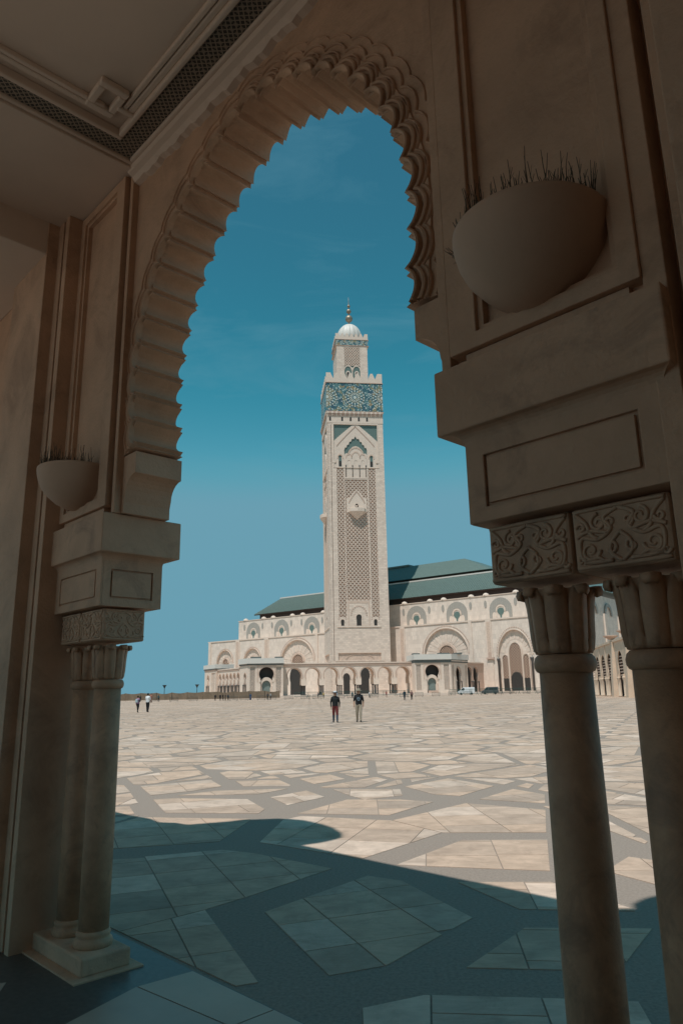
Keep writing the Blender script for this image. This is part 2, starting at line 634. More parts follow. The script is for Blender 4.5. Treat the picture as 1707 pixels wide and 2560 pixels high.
# ------------------------------------------------------------------ the ground
YW = -.8082                                   # the gallery wall runs along u, the plaza lies towards +v
UX, UY, VX, VY = math.cos(YW), math.sin(YW), -math.sin(YW), math.cos(YW)


def uv(u, v, z=0):
    return Vector((UX * u + VX * v, UY * u + VY * v, z))


ground = MB().add([(-6000, -2000, 0), (6000, -2000, 0), (6000, 9000, 0), (-6000, 9000, 0)], [(0, 1, 2, 3)]).build('plaza_ground', M_granite)
tag(ground, kind='structure')


def halfclip(poly, p, n):
    """keep the side of the line through p where dot(x-p, n) >= 0"""
    out = []
    m_ = len(poly)
    for i in range(m_):
        a, b = poly[i], poly[(i + 1) % m_]
        da = (a[0] - p[0]) * n[0] + (a[1] - p[1]) * n[1]
        db = (b[0] - p[0]) * n[0] + (b[1] - p[1]) * n[1]
        if da >= 0:
            out.append(a)
        if da * db < 0:
            t = da / (da - db)
            out.append((a[0] + (b[0] - a[0]) * t, a[1] + (b[1] - a[1]) * t))
    return out


def area(poly):
    return .5 * sum(poly[i][0] * poly[(i + 1) % len(poly)][1] - poly[(i + 1) % len(poly)][0] * poly[i][1] for i in range(len(poly)))


def ccw(poly):
    return poly if area(poly) > 0 else poly[::-1]


def inset(poly, d):
    poly = ccw(poly)
    out = poly
    for i in range(len(poly)):
        a, b = poly[i], poly[(i + 1) % len(poly)]
        l = math.hypot(b[0] - a[0], b[1] - a[1])
        if l < 1e-4:
            continue
        n = (-(b[1] - a[1]) / l, (b[0] - a[0]) / l)
        out = halfclip(out, (a[0] + n[0] * d, a[1] + n[1] * d), n)
        if len(out) < 3:
            return []
    return out


def hull(pts):
    pts = sorted(set(pts))

    def half(ps):
        h = []
        for p in ps:
            while len(h) > 1 and (h[-1][0] - h[-2][0]) * (p[1] - h[-2][1]) - (h[-1][1] - h[-2][1]) * (p[0] - h[-2][0]) <= 0:
                h.pop()
            h.append(p)
        return h
    a, b = half(pts), half(pts[::-1])
    return a[:-1] + b[:-1]


def slabs(poly, ang, size, gap, rnd, regular=False):
    """cut a convex field of paving into slabs along joints at angle ang"""
    poly = ccw(poly)
    c, s_ = math.cos(ang), math.sin(ang)
    xs = [p[0] * c + p[1] * s_ for p in poly]
    ys = [-p[0] * s_ + p[1] * c for p in poly]
    res = []
    x = min(xs) - size * rnd.random() * .6
    row = 0
    while x < max(xs):
        y = min(ys) - size * (.35 if regular else rnd.random() * .9)
        while y < max(ys):
            q = poly
            hy = size * (1.0 if regular or rnd.random() < .8 else 1.6)
            for (px, py, nx, ny) in ((x, y, 1, 0), (x + size, y, -1, 0), (x, y, 0, 1), (x, y + hy, 0, -1)):
                q = halfclip(q, (px * c - py * s_, px * s_ + py * c), (nx * c - ny * s_, nx * s_ + ny * c))
                if len(q) < 3:
                    break
            if len(q) >= 3:
                q = inset(q, gap * .5)
                if len(q) >= 3 and area(q) > .006:
                    res.append(q)
            y += hy
        x += size
    return res


# fields of pale slabs nearest the gallery, (polygon in u,v; joint direction)
J = R(-22.5)
TR = [
    ([(-8.3, 2.77), (-7.56, 3.83), (-7.08, 4.88), (-6.69, 5.0), (-5.55, 5.10), (-5.36, 4.0), (-5.30, 3.50), (-5.302, 2.77)], J),
    ([(-5.298, 2.77), (-5.298, 3.50), (-3.76, 2.88), (-3.80, 2.77)], J),
    ([(-4.91, 3.78), (-5.11, 5.12), (-4.75, 5.20), (-3.64, 4.75), (-3.45, 3.61), (-3.59, 3.25)], J),
    ([(-3.24, 4.81), (-2.58, 5.40), (-2.38, 4.49), (-3.08, 3.91)], R(40)),
    ([(-3.13, 3.07), (-3.00, 3.43), (-2.43, 3.91), (-2.11, 4.16), (-1.6, 3.5), (-1.9, 2.85), (-2.9, 2.85)], R(40)),
    ([(-8.05, 4.10), (-7.48, 5.11), (-8.43, 6.28), (-9.78, 5.33), (-9.2, 4.2)], J),
    ([(-8.05, 6.50), (-7.10, 5.39), (-5.63, 5.58), (-5.89, 7.17), (-6.91, 7.40), (-8.1, 6.86)], R(30)),
    ([(-5.892, 7.18), (-4.98, 7.99), (-5.85, 9.41), (-7.07, 9.20), (-6.91, 7.412)], R(50)),
    ([(-5.45, 6.98), (-4.75, 7.63), (-3.97, 6.38), (-5.20, 5.61)], R(40)),
    ([(-4.36, 5.49), (-3.76, 6.04), (-2.82, 5.73), (-3.51, 5.16)], R(40)),
    ([(-3.71, 7.40), (-3.1, 7.45), (-2.9, 6.5), (-3.60, 6.71)], R(40)),
    ([(-11.21, 6.34), (-11.01, 6.69), (-10.01, 7.36), (-8.97, 6.91), (-8.73, 6.62), (-9.83, 5.77)], J),
    ([(-12.99, 7.07), (-12.77, 8.49), (-11.73, 8.04), (-11.61, 7.34), (-11.68, 6.56)], J),
    ([(-8.30, 6.95), (-8.73, 8.34), (-8.08, 8.86), (-7.52, 9.0), (-7.22, 7.71)], R(45)),
    ([(-9.89, 7.72), (-10.05, 8.64), (-9.21, 8.31), (-9.02, 7.37)], J),
    ([(-11.31, 6.85), (-11.30, 7.59), (-10.51, 8.61), (-10.35, 7.84)], J),
    ([(-9.07, 10.08), (-9.22, 11.50), (-7.88, 11.09), (-7.59, 9.75), (-8.09, 9.65)], J),
    ([(-12.25, 8.70), (-11.67, 9.33), (-10.72, 8.89), (-11.42, 8.29)], R(45)),
    ([(-11.46, 9.67), (-11.57, 10.58), (-10.73, 10.22), (-10.62, 9.31)], J),
    ([(-9.80, 9.02), (-8.90, 9.78), (-8.34, 9.22), (-8.51, 8.50), (-9.03, 8.68)], R(45)),
    ([(-7.15, 9.64), (-7.42, 10.98), (-6.65, 10.71), (-6.17, 9.93)], J),
]
zones = [ccw(hull([p for q, a in TR[:11] for p in q]))]
for q, a in TR[11:]:
    zones.append(ccw(hull([tuple(p) for p in off(ccw(q), .17)])))
rnd = random.Random(3)
near_sl = []
for i_, (poly, ang) in enumerate(TR):
    near_sl += slabs(poly, ang, .60 if i_ < 6 else .72, .011, rnd, i_ < 3 or i_ == 5)


LP_, LT_ = 2.75, .70                        # octagon pitch, half diagonal of the diamonds between
LA = R(22.5)
LAX, LAY = math.cos(LA), math.sin(LA)


def lat(x, y):
    return (-8.4 + x * LAX - y * LAY, 10.6 + x * LAY + y * LAX)


def octagons(keep):
    """ordered paving: octagons split into trapezoids, with diamonds at their corners"""
    res = []
    h, k = LP_ / 2, LP_ / 2 - LT_
    for i in range(-130, 131):
        for j in range(-130, 131):
            cx, cy = i * LP_, j * LP_
            p = uv(*lat(cx, cy))
            if not keep(p):
                continue
            rr_ = random.Random(i * 977 + j * 131)
            o = [(h, -k), (h, k), (k, h), (-k, h), (-h, k), (-h, -k), (-k, -h), (k, -h)]
            o = [(cx + x, cy + y) for x, y in o]
            d = [(cx + h + LT_, cy + h), (cx + h, cy + h + LT_), (cx + h - LT_, cy + h), (cx + h, cy + h - LT_)]
            parts = [o]
            if (i + 2 * j) % 3:
                ang = pi / 4 * ((i * 3 + j * 5) % 4) + (pi / 8 if rr_.random() < .5 else 0)
                n = (-math.sin(ang), math.cos(ang))
                q = (cx + n[0] * .12 * ((i + j) % 3 - 1), cy + n[1] * .12 * ((i + j) % 3 - 1))
                parts = [halfclip(o, q, n), halfclip(o, q, (-n[0], -n[1]))]
            for t in parts + [d]:
                res.append(([lat(*v) for v in t], rr_))
    return res


def minus_convex(poly, hol):
    out, rem = [], poly
    for i in range(len(hol)):
        a, b = hol[i], hol[(i + 1) % len(hol)]
        l = math.hypot(b[0] - a[0], b[1] - a[1])
        n = (-(b[1] - a[1]) / l, (b[0] - a[0]) / l)
        o = halfclip(rem, a, (-n[0], -n[1]))
        if len(o) >= 3 and abs(area(o)) > .01:
            out.append(o)
        rem = halfclip(rem, a, n)
        if len(rem) < 3 or abs(area(rem)) < 1e-4:
            return [poly]                    # no overlap: leave the field whole
    return out


gen = []
rnd2 = random.Random(11)
for q, rr_ in octagons(lambda p: 0 < p.y < 34 and abs(p.x) < p.y * .62 + 6):
    if min(v[1] for v in q) < 2.8:
        q = halfclip(q, (0, 2.77), (0, 1))
        if len(q) < 3:
            continue
    rest = [ccw(q)]
    for zn_ in zones:
        rest = [ccw(t) for r_ in rest for t in minus_convex(r_, zn_)]
    for t in rest:
        t = inset(t, .085)
        if len(t) >= 3 and area(t) > .10:
            gen.append(t)
mid_sl = []
for t in gen:
    c = (sum(p[0] for p in t) / len(t), sum(p[1] for p in t) / len(t))
    w_ = uv(*c)
    if w_.y < -1 or abs(w_.x) > w_.y * .62 + 4:
        continue
    ang = rnd2.choice((R(-22.5), R(45), R(100)))
    size = .62 if w_.y < 15 else 1.0
    mid_sl += slabs(t, ang, size, .010 if w_.y < 15 else .02, rnd2)


def slab_mesh(mb, q, z0=.0, z1=.005):
    q = [tuple(uv(p[0], p[1])[:2]) for p in q]
    mb.hprism(q, z0, z1)


def depth(q):
    c = (sum(p[0] for p in q) / len(q), sum(p[1] for p in q) / len(q))
    return uv(*c)


allsl = near_sl + mid_sl


def shown(q):
    p = depth(q)
    if p.y < .3:
        return 0
    if abs(p.x) > p.y * .5 + .4:
        return 0
    return abs(area(q)) / p.y ** 3


allsl.sort(key=lambda q: -shown(q))
for q in allsl[:290]:
    mb = MB()
    slab_mesh(mb, q, .0005, .0045 + .0015 * rnd.random())
    mb.build('slab', M_slab, ground)
mb = MB()
for q in allsl[290:]:
    slab_mesh(mb, q, .0005, .005)
# the same paving across the far plaza, whole fields at a time
for q, rr_ in octagons(lambda p: 34 <= p.y < 300 and abs(p.x) < p.y * .52 + 4):
    t = inset(q, .07)
    if len(t) < 3 or area(t) < .1:
        continue
    p = depth(t)
    for s_ in (slabs(t, R(22.5) + pi / 4 * rr_.randrange(4), 1.3, .03, rr_) if p.y < 75 else [t]):
        mb.add([tuple(uv(a, b, .004)) for a, b in s_], [tuple(range(len(s_)))])
far = mb.build('far_slabs', M_slab, ground)
far['kind'] = 'stuff'

# ------------------------------------------------------------------ the gallery the picture is taken from
G = empty('gallery', (0, 0, 0), YW, 'shaded plaster gallery with scalloped horseshoe arch on paired columns', 'gallery')
U0 = -3.09                                   # middle of the arch
AR, AC, AZ = 1.505, .25, 3.745                 # pointed arch: arc radius, centre offset, centre height
HALF = AR - AC
ZS = 3.30                                    # springing


def arch_path():
    """main curve of the arch from left springing over the apex to the right, with arc length"""
    pts = []
    for i in range(24):
        z = ZS + (AZ - ZS) * i / 24
        pts.append((-HALF + .035 * math.sin(pi * (1 - i / 24) * .5) ** 2, z))
    amax = math.acos(AC / AR)
    for i in range(61):
        a = amax * i / 60
        pts.append((AC - AR * math.cos(a), AZ + AR * math.sin(a)))
    r_ = [(-x, z) for x, z in pts[:-1]][::-1]
    return pts + r_


AP = arch_path()
cum = [0]
for a, b in zip(AP, AP[1:]):
    cum.append(cum[-1] + math.hypot(b[0] - a[0], b[1] - a[1]))
LEN = cum[-1]
NF_ = 27


def on_path(t):
    """point and outward normal at arc length t"""
    t = max(0, min(LEN, t))
    for i in range(len(cum) - 1):
        if cum[i + 1] >= t:
            break
    f = (t - cum[i]) / max(1e-9, cum[i + 1] - cum[i])
    p = Vector((AP[i][0] + (AP[i + 1][0] - AP[i][0]) * f, AP[i][1] + (AP[i + 1][1] - AP[i][1]) * f))
    j0, j1 = max(0, i - 3), min(len(AP) - 1, i + 4)
    d = Vector((AP[j1][0] - AP[j0][0], AP[j1][1] - AP[j0][1])).normalized()
    return p, Vector((-d.y, d.x))


pitch = LEN / NF_
V0, V1 = 2.215, 2.555
scal_prof = [(0, .0), (.05, .022), (.10, .034), (.15, .020), (.20, .0), (.215, .016), (.23, .02)]
for i in range(9):
    t = i / 8
    scal_prof.append((.24 + .72 * t, .022 + .072 * math.sin(pi * t) ** .75))
scal_prof += [(.975, .018), (1., 0)]
for k in range(NF_):
    fr, bk = [], []
    for t, d in scal_prof:
        p, n = on_path((k + t) * pitch)
        fr.append(p + n * d)
    ba = []
    for t in (1, .75, .5, .25, 0):
        p, n = on_path((k + t) * pitch)
        ba.append(p + n * .135)
    poly = [(U0 + p.x, p.y) for p in fr] + [(U0 + p.x, p.y) for p in ba]
    MB().prism(poly, V0 - .012, V1 + .01).build('scallop', M_plaster, G, bevel=.004)

# the wall round the arch
hole = [(U0 + (p + n * .125).x, (p + n * .125).y) for p, n in (on_path(LEN * i / 90) for i in range(91))]
wall_out = [(U0 - 1.56, ZS - .02), (U0 - 1.56, 6.05), (U0 + 1.56, 6.05), (U0 + 1.56, ZS - .02)]
MB().prism(wall_out[:1] + wall_out[1:] + hole[::-1], V0, V1).build('arch_wall', M_plaster, G)
# scalloped bands in low relief round the arch face
for (o0, o1, amp, ph, vv) in ((.012, .040, .060, .1, 2.176), (.050, .082, .056, .1, 2.188), (.092, .112, .050, .1, 2.198), (.150, .168, .040, .1, 2.206), (.215, .226, .026, .1, 2.2105)):
    ins, outs = [], []
    n_ = NF_ * 10
    for i in range(n_ + 1):
        t = LEN * i / n_
        p, n = on_path(t)
        wv = amp * abs(math.sin(pi * (t / pitch - ph))) ** .7
        a_, b_ = p + n * (o0 + wv), p + n * (o1 + wv * .85)
        ins.append((U0 + a_.x, a_.y))
        outs.append((U0 + b_.x, b_.y))
    mb = MB()
    v_, f_ = [], []
    for (x0, z0), (x1, z1) in zip(ins, outs):
        v_ += [(x0, 2.216, z0), (x0 + (x1 - x0) * .12, vv, z0 + (z1 - z0) * .12), (x0 + (x1 - x0) * .5, vv - .006, z0 + (z1 - z0) * .5), (x0 + (x1 - x0) * .88, vv, z0 + (z1 - z0) * .88), (x1, 2.216, z1)]
    for i in range(n_):
        for k in range(4):
            f_.append((i * 5 + k, i * 5 + k + 1, (i + 1) * 5 + k + 1, (i + 1) * 5 + k))
    mb.add(v_, f_).build('scalloped_band', M_plaster, G)

def side(sg):
    def U(d):
        return U0 + sg * d

    def bx(name, m, d0, d1, v0, v1, z0, z1, bevel=.006, parent=G):
        return MB().box(U(d0), U(d1), v0, v1, z0, z1).build(name, m, parent, bevel=bevel)
    # impost under the arch, coved
    prof = [(1.585, ZS - .02), (1.255, ZS - .02), (1.255, 3.13)]
    for i in range(7):
        a = pi / 2 * i / 6
        prof.append((1.255 + .13 * math.sin(a), 3.13 - .13 * (1 - math.cos(a))))
    prof += [(1.40, 2.95), (1.40, 2.872), (1.585, 2.872)]
    MB().prism([(U(d), z) for d, z in prof], V0 + .004, V1 + .02).build('impost', M_plaster, G, bevel=.004)
    # pier panel frame with its sunk panel
    MB().prism(rect(min(U(1.50), U(2.27)), max(U(1.50), U(2.27)), 2.93, 5.585), 2.13, 2.20,
               [rect(min(U(1.63), U(2.20)), max(U(1.63), U(2.20)), 2.995, 5.52)]).build('panel_frame', M_plaster, G, bevel=.004)
    MB().prism(rect(min(U(1.60), U(2.23)), max(U(1.60), U(2.23)), 2.95, 5.55), 2.150, 2.21,
               [rect(min(U(1.655), U(2.175)), max(U(1.655), U(2.175)), 3.02, 5.495)]).build('inner_frame', M_plaster, G, bevel=.003)
    bx('panel', M_plaster, 1.57, 2.26, 2.185, 2.54, 2.875, 5.60, 0)
    bx('edge_strip', M_plaster, 1.43, 1.475, 2.165, 2.30, 2.872, 5.60, .004)
    bx('under_strip', M_plaster, 1.56, 2.22, 2.155, 2.2, 2.874, 2.925, 0)
    # stepped pilaster
    vs = 2.02 if sg < 0 else 2.145
    bx('pilaster_step', M_plaster, 2.27, 2.345, vs, 2.60, .0, 5.60, .004)
    bx('pilaster_step', M_plaster, 2.385, 2.48, vs + .002, 2.60, .0, 5.60, .004)
    bx('pilaster_groove', M_plaster, 2.345, 2.385, vs + .10, 2.59, .0, 5.60, 0)
    bx('pilaster', M_plaster, 2.48, 3.22, 1.93, 2.66, .0, 5.60, .005)
    bx('pilaster_base', M_cut, 2.455, 3.245, 1.905, 2.68, .0, .16, .012)
    bx('pilaster_base', M_cut, 2.468, 3.232, 1.918, 2.67, .16, .20, .01)
    # cornice, cove and corbel block over the columns
    bx('cornice', M_cut, 1.44, 2.34, 2.095, 2.70, 2.60, 2.870, .008)
    mb = MB()
    rows = []
    for i in range(6):
        a = pi / 2 * i / 5
        e = .045 * (1 - math.sin(a))
        z = 2.60 - .05 * (1 - math.cos(a))
        rows.append((e, z))
    for (e0, z0), (e1, z1) in zip(rows, rows[1:]):
        d0, d1 = 1.53, 2.29
        A = [(U(d0 - e0), 2.15 - e0, z0), (U(d1 + e0), 2.15 - e0, z0), (U(d1 + e0), 2.61 + e0, z0), (U(d0 - e0), 2.61 + e0, z0)]
        B = [(U(d0 - e1), 2.15 - e1, z1), (U(d1 + e1), 2.15 - e1, z1), (U(d1 + e1), 2.61 + e1, z1), (U(d0 - e1), 2.61 + e1, z1)]
        mb.add(A + B, [(i, (i + 1) % 4, (i + 1) % 4 + 4, i + 4) for i in range(4)])
    mb.build('cove', M_cut, G)
    cb = bx('corbel_block', M_cut, 1.546, 2.29, 2.166, 2.61, 2.246, 2.574, 0)
    # facing plates with a sunk joint round the middle field
    lo, hi = min(U(1.53), U(2.29)), max(U(1.53), U(2.29))
    l2, h2 = min(U(1.61), U(2.20)), max(U(1.61), U(2.20))
    MB().prism(rect(lo, hi, 2.245, 2.575), 2.15, 2.1655, [rect(l2, h2, 2.30, 2.50)]).build('facing', M_cut, cb, bevel=.004)
    MB().prism(rect(l2 + .013, h2 - .013, 2.313, 2.487), 2.151, 2.1655).build('facing_field', M_cut, cb, bevel=.002)
    x0, x1 = U(1.53), U(1.5455)
    mb = MB()
    for (y0, y1, z0, z1) in ((2.166, 2.22, 2.245, 2.575), (2.54, 2.61, 2.245, 2.575), (2.22, 2.54, 2.245, 2.30), (2.22, 2.54, 2.50, 2.575)):
        mb.box(x0, x1, y0, y1, z0, z1)
    mb.build('facing', M_cut, cb)
    MB().box(x0 + sg * .001, x1, 2.233, 2.527, 2.313, 2.487).build('facing_field', M_cut, cb, bevel=.002)
    # paired columns
    bx('plinth', M_cut, 1.52, 2.28, 2.175, 2.50, .012, .115, .012)
    bx('plinth_slab', M_cut, 1.46, 2.34, 2.11, 2.56, .0, .014, .003)
    for d in ((1.735, 2.075) if sg < 0 else (1.757, 2.095)):
        c = empty('column', (0, 0, 0))
        c.parent = G
        cx, cy = U(d), 2.345
        MB().lathe([(.118, .112), (.121, .125), (.122, .14), (.117, .155), (.106, .163), (.104, .175), (.108, .185), (.104, .2), (.095, .21)], cx, cy, 28).build('base_ring', M_column, c, smooth=True)
        MB().lathe([(.095, .21), (.096, .8), (.094, 1.2), (.090, 1.70)], cx, cy, 32).build('shaft', M_column, c, smooth=True)
        MB().lathe([(.090, 1.700), (.099, 1.705), (.106, 1.718), (.107, 1.734), (.102, 1.752), (.092, 1.762)], cx, cy, 28).build('neck_ring', M_column, c, smooth=True)

        def flute(a, z):
            k = abs(math.sin(a * 4))
            t = max(0, min(1, (z - 1.77) / .2))
            return .90 + .12 * k ** .5 + .03 * t * k
        MB().lathe([(.095, 1.765), (.101, 1.78), (.1035, 1.85), (.1045, 1.90), (.107, 1.94), (.113, 1.965), (.120, 1.985)], cx, cy, 96, flute).build('capital', M_column, c, smooth=True)
        for i in range(8):
            a = 2 * pi * (i + .5) / 8
            path = [(.096, 1.775, .026), (.103, 1.82, .034), (.106, 1.88, .037), (.110, 1.93, .037), (.117, 1.968, .034), (.130, 1.992, .032), (.141, 1.992, .030), (.145, 1.977, .026), (.140, 1.963, .016)]
            v_, f_ = [], []
            for k, (r_, z_, w_) in enumerate(path):
                for q in range(7):
                    t = -1 + 2 * q / 6
                    rr = r_ - .016 * t * t + (.004 if abs(t) < .2 else 0)
                    x_, y_ = rr, w_ * t
                    v_.append((cx + x_ * math.cos(a) - y_ * math.sin(a), cy + x_ * math.sin(a) + y_ * math.cos(a), z_ - .004 * t * t))
            for k in range(len(path) - 1):
                for q in range(6):
                    f_.append((k * 7 + q, k * 7 + q + 1, (k + 1) * 7 + q + 1, (k + 1) * 7 + q))
            lf = MB().add(v_, f_).build('capital_leaf', M_column, c, smooth=True)
            sd_ = lf.modifiers.new('thick', 'SOLIDIFY')
            sd_.thickness = .008
            sd_.offset = 0
        ab = MB().box(cx - .164 - (.021 if sg > 0 else 0), cx + .164 - (.021 if sg > 0 else 0), 2.205, 2.515, 2.018, 2.235).build('capital_block', M_cut, c, bevel=.012)
        # carved scrolls on the block
        mb = MB()

        def scroll(x0, z0, r0, turns, a0, flip, face):
            pts = []
            for i in range(26):
                t = i / 25
                a = a0 + flip * turns * 2 * pi * t
                r_ = r0 * (1 - .82 * t)
                x, z = x0 + r_ * math.cos(a), z0 + r_ * math.sin(a)
                pts.append((cx - (.021 if sg > 0 else 0) + x, 2.204, z) if face == 0 else (cx - sg * .164, 2.36 + x * .95, z))
            mb.tube(pts, .0072, 6, r1=.0045, up=Vector((0, 1, 0)) if face == 0 else Vector((1, 0, 0)))

        def stem(ps, face):
            pts = []
            for i in range(len(ps) - 1):
                p0, p1, p2, p3 = [Vector(ps[max(0, min(len(ps) - 1, i + q))]) for q in (-1, 0, 1, 2)]
                for q in range(6):
                    t = q / 6
                    pts.append(.5 * ((2 * p1) + (p2 - p0) * t + (2 * p0 - 5 * p1 + 4 * p2 - p3) * t * t + (3 * p1 - p0 - 3 * p2 + p3) * t ** 3))
            pts.append(Vector(ps[-1]))
            pts = [(cx - (.021 if sg > 0 else 0) + p.x, 2.204, p.y) if face == 0 else (cx - sg * .164, 2.36 + p.x * .95, p.y) for p in pts]
            mb.tube(pts, .0074, 6, up=Vector((0, 1, 0)) if face == 0 else Vector((1, 0, 0)))
        for face in (0, 1):
            if face == 1 and (d > 1.9 or sg > 0):
                continue
            for m_ in (-1, 1):
                stem([(0, 2.215), (m_ * .05, 2.19), (m_ * .03, 2.15), (m_ * .075, 2.12), (m_ * .13, 2.13), (m_ * .14, 2.09), (m_ * .12, 2.05), (m_ * .03, 2.045)], face)
                stem([(m_ * .15, 2.215), (m_ * .115, 2.18), (m_ * .10, 2.14), (m_ * .075, 2.12)], face)
                stem([(0, 2.04), (m_ * .035, 2.07), (m_ * .03, 2.105), (0, 2.135)], face)
                scroll(m_ * .105, 2.085, .034, 1.4, 0 if m_ < 0 else pi, m_, face)
                scroll(m_ * .07, 2.175, .030, 1.3, pi / 2, -m_, face)
                scroll(m_ * .035, 2.085, .022, 1.2, pi / 2, m_, face)
                scroll(m_ * .03, 2.17, .020, 1.2, -pi / 2, m_, face)
                scroll(m_ * .14, 2.055, .014, 1.0, 0, -m_, face)
                stem([(m_ * .06, 2.045), (m_ * .085, 2.06), (m_ * .13, 2.048)], face)
                stem([(m_ * .04, 2.135), (m_ * .07, 2.145), (m_ * .11, 2.15), (m_ * .15, 2.135)], face)
                scroll(m_ * .132, 2.165, .018, 1.1, pi, m_, face)
            stem([(-.155, 2.222), (0, 2.224), (.155, 2.222)], face)
            stem([(-.155, 2.032), (0, 2.030), (.155, 2.032)], face)
        mb.build('carved_scrolls', M_cut, ab, smooth=True)


side(-1)
side(1)

# ceiling with its coffer
CZ = 5.60
CU0, CU1, CV0, CV1 = -4.51, -1.67, -2.6, 2.16
mb = MB()
mb.box(U0 - 2.49, CU0, -4.4, 2.30, CZ, CZ + .15)
mb.box(CU1, U0 + 2.49, -4.4, 2.30, CZ, CZ + .15)
mb.box(CU0, CU1, CV1, 2.30, CZ, CZ + .15)
mb.box(CU0, CU1, -4.4, CV0, CZ, CZ + .15)
mb.build('ceiling_border', M_ceil, G)
box('coffer_field', M_ceil, G, CU0, CU1, CV0, CV1, CZ + .06, CZ + .15)


def frame4(name, m, inset0, inset1, z0, z1, bevel=.006):
    a0, a1, b0, b1 = CU0 + inset0, CU1 - inset0, CV0 + inset0, CV1 - inset0
    t = inset1 - inset0
    for r_ in ((a0, a0 + t, b0, b1), (a1 - t, a1, b0, b1), (a0 + t, a1 - t, b1 - t, b1), (a0 + t, a1 - t, b0, b0 + t)):
        box(name, m, G, r_[0], r_[1], r_[2], r_[3], z0, z1, bevel)


frame4('coffer_moulding', M_ceil, .0, .045, CZ - .035, CZ + .058)
frame4('coffer_moulding', M_ceil, .047, .083, CZ - .018, CZ + .057, .012)
frame4('mosaic_band', M_mosaic_u, .085, .225, CZ + .005, CZ + .0595, 0)
frame4('coffer_moulding', M_ceil, .227, .262, CZ - .012, CZ + .058, .01)
# inner moulding with the knotted corner
for (x0, x1, y0, y1, b_) in ((-4.180, -4.135, -2.2, 1.79, .01), (-4.128, -4.095, -2.2, 1.72, .008), (-4.07, -2.0, 1.855, 1.90, .01), (-4.03, -2.0, 1.815, 1.848, .008)):
    box('inner_moulding', M_ceil, G, x0, x1, y0, y1, CZ + .02, CZ + .0585, b_)
kx0, kx1, ky0, ky1 = -4.16, -3.89, 1.60, 1.80
for (x0, x1, y0, y1) in ((kx0, kx0 + .05, ky0, ky1), (kx1 - .05, kx1, ky0, ky1), (kx0 + .05, kx1 - .05, ky0, ky0 + .05), (kx0 + .05, kx1 - .05, ky1 - .05, ky1)):
    box('corner_knot', M_ceil, G, x0, x1, y0, y1, CZ + .008, CZ + .059, .01)
box('corner_knot', M_ceil, G, -4.06, -4.02, 1.78, 1.91, CZ + .004, CZ + .0575, .01)
# uneven plaster cornice between ceiling and arch wall
mb = MB()
pts, N_ = [], 60
for i in range(N_ + 1):
    u_ = U0 - 1.425 + 2.85 * i / N_
    dz = .012 * math.sin(i * .9) + .010 * math.sin(i * 2.3 + 1)
    pts.append([(u_, 2.10, CZ + .001), (u_, 2.115, CZ - .05), (u_, 2.15, CZ - .065), (u_, 2.17, CZ - .11 + dz), (u_, V0 + .005, CZ - .12 + dz), (u_, V0 + .006, CZ + .001)])
for a, b in zip(pts, pts[1:]):
    mb.add(a + b, [(k, k + 1, k + 7, k + 6) for k in range(5)])
mb.build('plaster_cornice', M_ceil, G)
for sg in (-1, 1):
    d0, d1 = U0 + sg * 2.49, U0 + sg * 3.21
    box('ceiling_beam', M_ceil, G, d0, d1, -4.4, 1.95, 5.30, CZ + .15, .01)
    box('ceiling_beam', M_ceil, G, d0, d1, 1.95, 2.5, 5.585, CZ + .14, 0)
# unseen rear and end walls added to darken the gallery, left side open
box('rear_wall', M_plaster, G, -1.2, U0 + 9.2, -4.7, -4.41, 0, 6.0)
box('shading_end_wall', M_plaster, G, U0 + 9.0, U0 + 9.3, -4.4, 2.2, 0, 6.0)
# bays to either side
for sg in (-1, 1):
    uc = U0 + sg * 5.70
    hb = [(uc + (p + n * .05).x, (p + n * .05).y) for p, n in (on_path(LEN * i / 40) for i in range(41))]
    MB().prism([(uc - 2.47, 2.6), (uc - 2.47, 6.05), (uc + 2.47, 6.05), (uc + 2.47, 2.6), (uc + 1.38, 2.6), (uc + 1.38, 3.0)] + hb[::-1] + [(uc - 1.38, 3.0), (uc - 1.38, 2.6)], V0, V1).build('side_bay_wall', M_plaster, G)
    for s2 in (-1, 1):
        box('corbel_block', M_cut, G, uc + s2 * 1.5, uc + s2 * 2.3, 2.15, 2.61, 2.02, 2.599, .01)
        for d in (1.735, 2.075):
            MB().lathe([(.12, 0), (.12, .2), (.096, .21), (.092, 1.7), (.12, 1.74), (.10, 1.78), (.12, 2.02)], uc + s2 * d, 2.345, 20).build('side_column', M_column, G, smooth=True)
        box('pilaster_step', M_plaster, G, uc + s2 * 2.28, uc + s2 * 2.47, 2.02, 2.60, 0, 5.60)
    box('pilaster', M_plaster, G, uc + sg * 2.48, uc + sg * 3.22, 1.93, 2.66, 0, 5.60)
    box('side_ceiling', M_ceil, G, uc - 2.48, uc + 2.48, -4.4, 2.21, CZ + .001, CZ + .15)
# flat roof and the parapet that throws the scalloped shadow on the plaza
box('roof_slab', M_plaster, G, U0 - 9.2, U0 + 9.2, -4.4, 2.72, CZ + .16, 6.0)
sil = [(-12.2, 6.001), (-12.2, 6.2)]


def shadow_to_wall(u_, v_):
    kv = .723 * .2 + .691 * .4
    ku = .2 * .691 - .4 * .723
    z = (v_ - 2.72) / kv
    return (u_ - ku * z, z)


